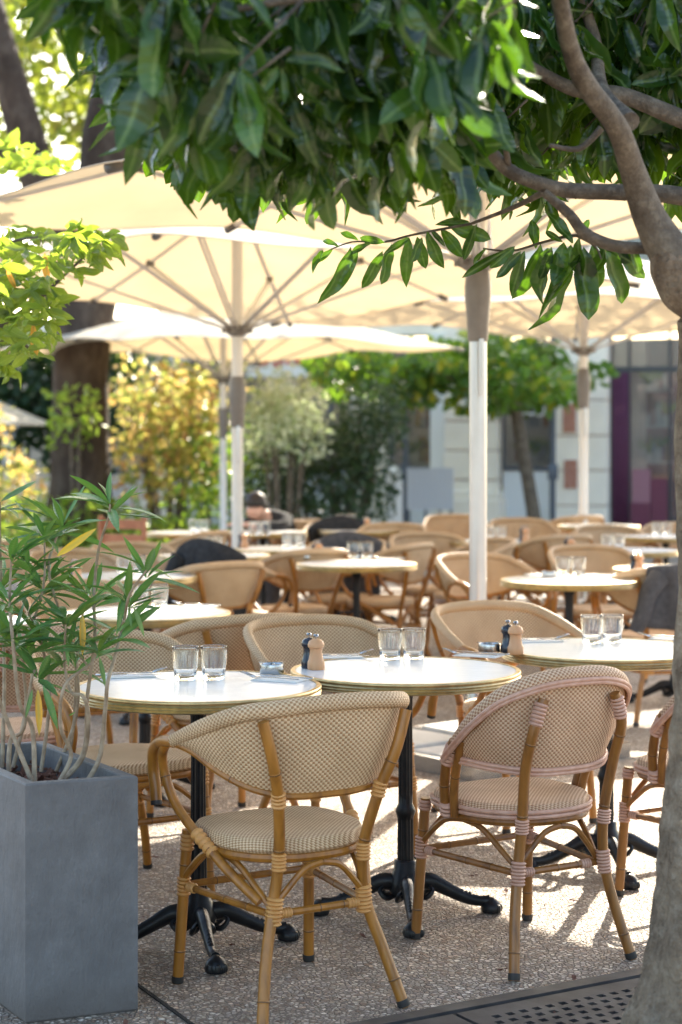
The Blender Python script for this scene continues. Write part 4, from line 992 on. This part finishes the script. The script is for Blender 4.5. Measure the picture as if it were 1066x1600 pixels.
for side, root in ((-1, 10), (1, 14)):
    bx_, by_, bz_ = body[root][0]
    for i in range(4):
        a = (bx_-.025+.017*i, by_+.04, bz_-.002); b = (bx_-.03+.02*i, by_+.075-.006*abs(i-1.5), bz_-.008)
        bj += [(a, .009), (b, .0075)]; ed += [(root, len(bj)-2), (len(bj)-2, len(bj)-1)]
    a = (bx_-side*.035, by_+.02, bz_); b = (bx_-side*.055, by_+.045, bz_-.004); bj += [(a, .010), (b, .0085)]; ed += [(root, len(bj)-2), (len(bj)-2, len(bj)-1)]
nose = ((0,.545,.905), .014); bj += [nose]; ed += [(6, len(bj)-1)]
for s_ in (-1, 1): bj += [((s_*.082,.45,.915), .016)]; ed += [(6, len(bj)-1)]
skin_mesh('body', bj, ed, 'skin', ps)
jk = [(p, tuple(x+.045 for x in r_) if isinstance(r_, tuple) else r_+.032) for p, r_ in body]
skin_mesh('jacket', [jk[i] for i in (0,1,2,3,7,8,9,11,12,13)]+[((0,.345,.85), .088)], [(0,1),(1,2),(2,3),(3,4),(4,5),(5,6),(3,7),(7,8),(8,9),(3,10)], 'black_cloth', ps)
skin_mesh('trousers', [jk[i] for i in (0,15,16,17,19,20,21)], [(0,1),(1,2),(2,3),(0,4),(4,5),(5,6)], 'grey_cloth', ps)
m = MB(); cc = Vector((0,.445,.945))
m.grid(lambda u, v: cc+Vector((.088*math.sin(v*1.9)*math.cos(u*2*math.pi), .098*math.sin(v*1.9)*math.sin(u*2*math.pi)-.012, .105*math.cos(v*1.9)+.03*(math.sin(u*2*math.pi) > .3)*v)), 20, 10); m.build('hair', 'hair', ps)
chair((458-CX)/FPX*15.0, 15.0, 228, 'armchair that the hunched person in black sits on', far=True)

# ---------------------------------------------------------------- planter with oleander
PC = Vector((-.775, 4.43, 0)); pa = R(22); px_ = Vector((math.cos(pa), math.sin(pa), 0)); py_ = Vector((-math.sin(R(31)), math.cos(R(31)), 0))
Wd, Dp, Ht = .285, .64, .59
pl = thing('planter', 'tall slate grey rectangular planter box at the lower left', 'planter', PC)
def pp(a, b, z): return px_*a+py_*b+ZA*z
m = MB(); th = .028; b0 = .006
def quadring(a0, a1, b0_, b1_, z): return [pp(a0,b0_,z), pp(a1,b0_,z), pp(a1,b1_,z), pp(a0,b1_,z)]
rs = [quadring(.004,Wd-.004,.004,Dp-.004,0), quadring(0,Wd,0,Dp,.006), quadring(0,Wd,0,Dp,Ht-.004), quadring(.003,Wd-.003,.003,Dp-.003,Ht), quadring(th,Wd-th,th,Dp-th,Ht), quadring(th+.002,Wd-th-.002,th+.002,Dp-th-.002,Ht-.004), quadring(th+.002,Wd-th-.002,th+.002,Dp-th-.002,Ht-.12)]
vs = [v for r_ in rs for v in r_]; m.add(vs, [(i*4+k, i*4+(k+1) % 4, (i+1)*4+(k+1) % 4, (i+1)*4+k) for i in range(6) for k in range(4)]+[(3,2,1,0)])
m.build('box', 'slate', pl, False)
m = MB(); m.grid(lambda u, v: pp(th+.003+(Wd-2*th-.006)*u, th+.003+(Dp-2*th-.006)*v, Ht-.075+.018*noise.noise(Vector((u*5, v*9, 1)))), 14, 26)
so_ = m.build('soil', 'soil', pl)
m = MB()
for i in range(240):
    c = pp(random.uniform(.04, Wd-.04), random.uniform(.04, Dp-.04), Ht-.062+random.uniform(0,.012)); d = rdir(0); m.box(c, (random.uniform(.008,.026), random.uniform(.005,.014), .004), (frame(d).col[0], frame(d).col[1], frame(d).col[2]))
tag(m.build('bark_chips', 'bark_litter', pl, False), kind='stuff')
ol = thing('oleander', 'oleander shrub with bare stems and whorls of narrow leaves in the grey planter', 'plant', PC+pp(.14,.3,Ht-.07))
def os_(cx, cy, D): return at(cx/2.964, 700+cy/2.964, D)-ol.location
def sroot(cx, b): q = PC+pp(min(max(.05, .05+.0), Wd-.05), b, Ht-.075); return q
stems = [
 ([(410,1535),(465,1420),(490,1180),(500,1080),(535,960),(575,800),(600,680),(680,565)], 4.62, .0058),
 ([(285,1545),(385,1430),(410,1250),(385,1150),(330,1130),(300,1000),(305,800)], 4.66, .006),
 ([(275,1545),(330,1420),(280,1290),(300,1100),(420,1000),(455,925)], 4.62, .0055),
 ([(160,1550),(150,1300),(90,1180),(60,900),(45,700),(55,500)], 4.64, .006),
 ([(150,1550),(40,1280),(-20,1100),(-10,860)], 4.62, .006),
 ([(40,1500),(50,1350),(110,1300),(150,1050),(175,1050)], 4.75, .006),
 ([(300,1530),(390,1400),(405,1150),(440,880),(435,700),(455,480),(500,330),(510,260)], 4.72, .0055),
 ([(60,1480),(120,1200),(110,950),(200,650),(205,400)], 4.85, .005),
 ([(260,1500),(350,1250),(350,1000),(230,600),(250,450),(290,350)], 4.88, .005),
 ([(190,1500),(230,1150),(190,900),(130,760)], 4.8, .005),
 ([(10,1480),(20,1000),(0,480),(0,250)], 4.9, .0055),
 ([(300,1500),(340,1300),(360,950),(400,670)], 4.9, .005),
 ([(575,800),(545,850)], 4.62, .003), ([(560,870),(600,760),(590,700)], 4.63, .0035), ([(400,1000),(320,905)], 4.7, .003), ([(430,720),(420,700)], 4.8, .003),
]
for P, D, r_ in stems:
    q = [os_(*p, D+(.04*math.sin(i*1.7) if i else 0)) for i, p in enumerate(P)]
    m = MB(); m.tube(spl(q, 5), [r_*1.15, r_*.9, r_*.75, r_*.45], 8); m.build('stem', 'stem', ol)
OT = [leaf_tmpl(.062, 6, .4, .12, 0, lambda t: math.sin(math.pi*t**.9)**.7), leaf_tmpl(.068, 6, .25, .28, 0, lambda t: math.sin(math.pi*t**.9)**.7), leaf_tmpl(.058, 6, .3, -.05, 0, lambda t: math.sin(math.pi*t**.9)**.7)]
OM = [tmesh(x, 'leaf', 'oleander') for x in OT]; OY = tmesh(OT[0], 'leaf', 'yellow_leaf')
wh = [(510,262,4.72,13),(680,562,4.62,12),(595,700,4.63,12),(305,790,4.66,13),(205,395,4.85,12),(292,355,4.88,12),(55,490,4.64,12),(455,925,4.62,12),(175,1050,4.72,11),(130,760,4.8,12),
      (400,665,4.9,12),(320,905,4.7,10),(200,640,4.85,12),(0,250,4.9,10),(-10,860,4.62,11),(200,900,4.8,12),(40,700,4.64,12),(545,855,4.62,7),(240,590,4.85,11),(110,950,4.85,11),(0,620,4.9,10),(350,1000,4.85,8),(130,540,4.82,10),(430,700,4.75,9),(60,900,4.7,10)]
cnt = 0
for (cx, cy, D, n) in wh:
    c = os_(cx, cy, D)+ol.location
    for k in range(n):
        if cnt >= 290: break
        a = k*2.4+random.random(); el = random.uniform(-.25, .95); d = Vector((math.cos(a)*math.cos(el), math.sin(a)*math.cos(el), math.sin(el)+.05))
        leaf_object('leaf', OM[cnt % 3], c-ZA*.012*(k % 3)+d*.004, d, random.uniform(.095,.15), ol, Vector((0,0,1))-d*.3+Vector((random.gauss(0,.3),random.gauss(0,.3),0)), 1.4); cnt += 1
for (ax, ay, bx2, by2, y) in ((380,770,385,960,1),(265,500,440,375,1),(175,1120,185,1330,1),(200,1100,270,1300,0),(305,920,320,1010,0),(460,970,490,1105,0),(595,740,610,830,0),(620,740,670,870,0),(560,770,540,870,0),(150,1120,120,1250,0),(320,1240,345,1225,0)):
    a = os_(ax, ay, 4.64)+ol.location; b = os_(bx2, by2, 4.62)+ol.location
    leaf_object('leaf', OY if y else OM[0], a, b-a, (b-a).length, ol, Vector((.3,-1,.2)), 1.3)

# ---------------------------------------------------------------- laurel trees
TB = Vector((.80, 4.02, 0))
lt = thing('laurel_tree', 'foreground cherry laurel tree with smooth trunk at right and broad dark leaves overhead', 'tree', TB)
def lr(px, py, D): return at(px, py, D)-TB
m = MB(); D0 = 4.02
cl = [(-.02,0,-.02), (.0,0,.12), (.015,0,.25), (.035,0,.45), (.05,0,.75), (.055,0,1.1), (.05,0,1.5), (.035,0,1.72), lr(1072,440,4.0), lr(1046,385,4.0), lr(1018,345,4.0)]
rr_ = [.18,.165,.145,.13,.112,.108,.10,.085,.058,.038,.028]
P = spl(cl, 10); m.tube(P, rr_, 40, caps=True)
vs = []
for v in m.v:
    p = Vector(v); k = max(0, 1-p.z/1.2); n1 = noise.noise(p*7)*.010+noise.noise(p*16)*.004+(noise.noise(Vector((math.atan2(p.y, p.x)*1.6, p.z*2.2, 3)))*.03+noise.noise(p*11+Vector((5,0,0)))*.02)*k
    n1 += (noise.noise(p*4+Vector((9,1,2)))*.016+noise.noise(p*26)*.004)*1.0; c = Vector((p.x-.02, p.y, 0)).normalized(); vs.append(tuple(p+c*n1))
m.v = vs; m.build('trunk', 'bark', lt)
BR = [
 ([lr(1066,425,4.0), lr(1018,345,4.0), lr(990,270,3.95), lr(965,200,3.85), lr(915,130,3.75), lr(890,70,3.65), lr(868,-40,3.5)], [.056,.038,.029,.024,.022,.019,.016]),
 ([lr(1110,315,4.15), lr(1040,303,4.15), lr(960,300,4.15), lr(885,297,4.15), lr(838,285,4.1), lr(790,262,4.1), lr(750,215,4.05), lr(708,165,4.0), lr(650,130,3.9)], [.023,.021,.019,.018,.017,.016,.015,.012,.007]),
 ([lr(1010,388,4.1), lr(960,384,4.1), lr(915,365,4.1), lr(890,335,4.1), lr(850,300,4.1)], [.014,.014,.014,.012,.010]),
 ([lr(1110,205,4.3), lr(1040,175,4.3), lr(970,148,4.3), lr(900,140,4.3), lr(840,110,4.25), lr(790,75,4.2)], [.024,.022,.020,.018,.014,.010]),
 ([lr(985,190,4.0), lr(940,140,4.2), lr(930,60,4.3), lr(900,-20,4.3)], [.022,.018,.014,.012]),
 ([lr(795,260,4.1), lr(788,215,4.0), lr(785,170,3.9)], [.008,.006,.004]),
 ([lr(640,265,4.2), lr(655,210,4.1), lr(658,160,4.0)], [.004,.006,.008]),
 ([lr(860,227,4.1), lr(905,232,4.15), lr(940,200,4.15)], [.005,.007,.009]),
 ([lr(705,165,4.0), lr(640,200,3.8), lr(560,210,3.6), lr(450,180,3.4), lr(320,150,3.3), lr(210,110,3.3)], [.014,.012,.010,.008,.006,.004]),
 ([lr(868,-30,3.5), lr(700,-20,3.2), lr(520,-10,3.1), lr(330,20,3.1)], [.018,.013,.009,.005]),
 ([lr(735,350,4.55), lr(690,358,4.6), lr(640,368,4.65), lr(600,378,4.65), lr(550,378,4.65), lr(505,395,4.65)], [.0035,.0035,.003,.003,.0022,.0015]),
 ([lr(850,300,4.2), lr(800,325,4.4), lr(735,350,4.55)], [.008,.006,.0035]),
 ([lr(1010,392,4.15), lr(960,378,4.5), lr(900,368,4.6), lr(850,378,4.65), lr(800,392,4.65), lr(755,388,4.65)], [.008,.005,.004,.0035,.003,.002]),
 ([lr(900,368,4.6), lr(930,385,4.6), lr(940,405,4.6)], [.003,.0025,.002]),
]
for P, r_ in BR:
    m = MB(); m.tube(spl(P, 6), r_, 12); m.build('branch', 'branch', lt)
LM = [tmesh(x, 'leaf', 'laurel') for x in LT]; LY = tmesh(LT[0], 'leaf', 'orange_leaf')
# sharp lower sprig, leaf by leaf (base px, tip px, width factor)
sprig = [(505,392,487,418,1),(520,390,492,410,1),(548,385,515,470,.8),(560,392,520,460,.75),(598,392,568,452,1),(612,380,590,440,1),(640,372,632,440,1.1),(652,370,665,420,1.2),(668,362,690,420,1.4),(690,358,728,405,1),(640,372,605,392,.9),(602,378,560,372,.9),(580,380,545,395,1),
 (700,352,762,375,1.1),(735,350,690,345,1.1),(720,345,700,310,1.1),(745,350,722,410,.8),(660,370,640,408,1.2),(675,362,692,378,1.2),(560,375,530,360,.8),(530,385,500,372,.8),(838,388,830,348,1.6),
 (790,392,722,432,.7),(805,385,768,418,1.0),(820,392,798,462,.9),(815,392,770,435,.8),(845,380,815,470,1),(862,385,845,440,.9),(858,388,832,475,1.1),(882,378,862,450,1.3),(875,395,876,517,1.15),(893,382,884,430,1.2),(905,372,902,440,1.3),(912,385,912,498,1.15),(915,395,840,480,.5),(925,382,938,452,1.2),(945,390,985,476,1.05),(950,380,930,440,1.2),(962,378,1010,445,1.0),(930,375,985,410,1.1),(880,378,850,360,1.0),(905,370,920,345,1.1),(760,388,735,415,.8),(895,380,860,330,1.0),(870,395,868,470,1.2),(955,385,965,450,1.0),(985,384,1005,430,1.2)]
nleaf = 0
for (ax, ay, bx2, by2, wsc) in sprig:
    D = 4.6+random.uniform(-.08,.08); a = at(ax, ay, D); b = at(bx2, by2, D+random.uniform(-.04,.04))
    leaf_object('leaf', LM[nleaf % 4], a, b-a, (b-a).length, lt, Vector((random.gauss(0,.5), -1, random.gauss(0,.3))), min(1.02, wsc*.9)); nleaf += 1
# crown mass: lower outline of the leaf mass
prof = [(100,-40),(130,20),(175,90),(230,180),(270,235),(320,275),(370,290),(420,285),(460,310),(500,290),(560,265),(640,270),(700,285),(760,300),(820,280),(880,270),(960,285),(1066,300),(1200,320)]
def lowy(x):
    for (a, b), (c, d2) in zip(prof, prof[1:]):
        if a <= x <= c: return b+(d2-b)*(x-a)/(c-a)
    return 0
whorls = []
while len(whorls) < 700:
    px = random.uniform(95, 1180); D = random.choice((random.uniform(3.0,3.8), random.uniform(3.4,4.4), random.uniform(3.8,5.0)))
    if px > 720: D = random.uniform(4.2, 5.2) if random.random() < .8 else random.uniform(2.9, 3.6)
    lim = lowy(px)
    py = random.uniform(-150, lim-34*4/D)
    if D < 3.3: py = random.uniform(-150, min(lim-40, 150))
    if px > 790 and D < 4.2: continue
    if 720 < px < 1060 and py > 60:
        if D < 4.0 and px > 820: continue
        if random.random() < (.25 if py < 230 else .5): continue
        D += random.uniform(.5, 1.3)
    whorls.append((px, py, D))
for i in range(270):
    py = random.uniform(-120, 285) if random.random() < .35 else random.uniform(-120, 225)
    px = random.uniform(640, 1180)
    if py > 150 and px < 760: continue
    whorls.append((px, py, random.uniform(4.35, 5.35)))
sp = []
for (px, py, D) in whorls:
    c = at(px, py, D); n = random.randint(4, 7); out = Vector((random.gauss(0,1), random.gauss(0,1), 0))
    for k in range(n):
        a = k*2.4+random.random(); d = Vector((math.cos(a)*.6, math.sin(a)*.6, -random.uniform(.5, 2.4))) if random.random() < .85 else Vector((math.cos(a), math.sin(a), random.uniform(-.2,.4)))
        sp.append((c+d.normalized()*.01, d, random.choice((.06,.09,.11,.12,.13,.14,.155))*random.uniform(.85,1.1)))
sp.sort(key=lambda s: s[0].y*1.0/s[2])
near = sp[:252]; rest = sp[252:]
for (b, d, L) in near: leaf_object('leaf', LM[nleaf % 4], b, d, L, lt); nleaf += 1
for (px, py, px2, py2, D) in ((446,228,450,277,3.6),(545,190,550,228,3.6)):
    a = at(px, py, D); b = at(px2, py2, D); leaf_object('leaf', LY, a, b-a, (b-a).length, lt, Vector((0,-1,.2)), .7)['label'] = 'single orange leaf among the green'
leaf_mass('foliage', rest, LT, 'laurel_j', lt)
m = MB()
for (px, py, D) in whorls[::3]:
    c = at(px, py, D)-TB; m.tube([c, c+Vector((random.uniform(.02,.12), random.uniform(-.08,.08), random.uniform(.03,.14)))], [.0018,.0035], 5)
tag(m.build('twigs', 'branch', lt), kind='stuff')

# left laurel tree: crown reaching in from the left
LB = Vector((-2.2, 6.9, 0)); l2 = thing('laurel_bush', 'sunlit laurel tree crown reaching in at the left edge with a few yellowed leaves', 'tree', LB)
def l2r(px, py, D): return at(px, py, D)-LB
m = MB(); m.tube(spl([(0,0,0), (.03,0,.8), (0,.02,1.4), l2r(-230,540,6.7)], 6), [.075,.06,.05,.04], 14); m.build('trunk', 'bark', l2)
for P, r_ in (([l2r(-230,560,6.7), l2r(-60,540,6.5), l2r(45,480,6.4), l2r(100,430,6.35), l2r(150,385,6.3)], [.03,.018,.010,.006,.003]), ([l2r(-60,540,6.5), l2r(20,530,6.3), l2r(60,560,6.3)], [.012,.008,.003]), ([l2r(-230,540,6.7), l2r(-100,420,6.6), l2r(10,380,6.5), l2r(60,370,6.5)], [.02,.012,.006,.003])):
    m = MB(); m.tube(spl(P, 5), r_, 8); m.build('branch', 'branch', l2)
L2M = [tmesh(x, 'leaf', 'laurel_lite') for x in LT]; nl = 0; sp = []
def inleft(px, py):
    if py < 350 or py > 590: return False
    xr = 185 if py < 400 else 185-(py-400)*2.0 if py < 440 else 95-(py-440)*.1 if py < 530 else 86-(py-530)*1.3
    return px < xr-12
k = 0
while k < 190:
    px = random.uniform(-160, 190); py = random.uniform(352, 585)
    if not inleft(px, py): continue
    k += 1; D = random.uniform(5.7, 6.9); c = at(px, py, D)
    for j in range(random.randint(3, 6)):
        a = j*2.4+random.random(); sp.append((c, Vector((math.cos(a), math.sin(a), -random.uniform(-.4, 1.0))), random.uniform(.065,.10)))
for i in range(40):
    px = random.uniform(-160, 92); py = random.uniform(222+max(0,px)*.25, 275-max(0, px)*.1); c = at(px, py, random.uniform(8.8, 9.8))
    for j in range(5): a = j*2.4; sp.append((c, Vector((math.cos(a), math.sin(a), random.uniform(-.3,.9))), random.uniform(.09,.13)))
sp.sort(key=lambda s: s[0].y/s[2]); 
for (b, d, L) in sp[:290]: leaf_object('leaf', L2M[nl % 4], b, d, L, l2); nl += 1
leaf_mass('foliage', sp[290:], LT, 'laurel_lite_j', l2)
for (px, py, px2, py2) in ((52,505,56,555),(70,395,74,440),(10,420,24,450)):
    a = at(px, py, 6.0); b = at(px2, py2, 6.0); leaf_object('leaf', LY, a, b-a, (b-a).length, l2, Vector((0,-1,.2)), .8)
# fallen leaves on the ground
fl_ = [tmesh(leaf_tmpl(.2, 4, .3, .1), 'leaf', 'orange_leaf')]
m = MB()
for i in range(110):
    c = on(random.uniform(-50, 1100), random.uniform(1180, 1640)); A = frame(Vector((random.gauss(0,1), random.gauss(0,1), 0)), Vector((random.gauss(0,.2), random.gauss(0,.2), 1))); L = random.choice((.008,.012,.02,.035))
    m.add([tuple(c+ZA*.006+A @ (Vector(v)*L)) for v in LT[1][0]], LT[1][1], LT[1][2])
tag(m.build('leaf_litter', 'bark_litter', None, False), 'tiny dry brown leaf scraps scattered on the gravelly paving', 'leaf litter', kind='stuff')
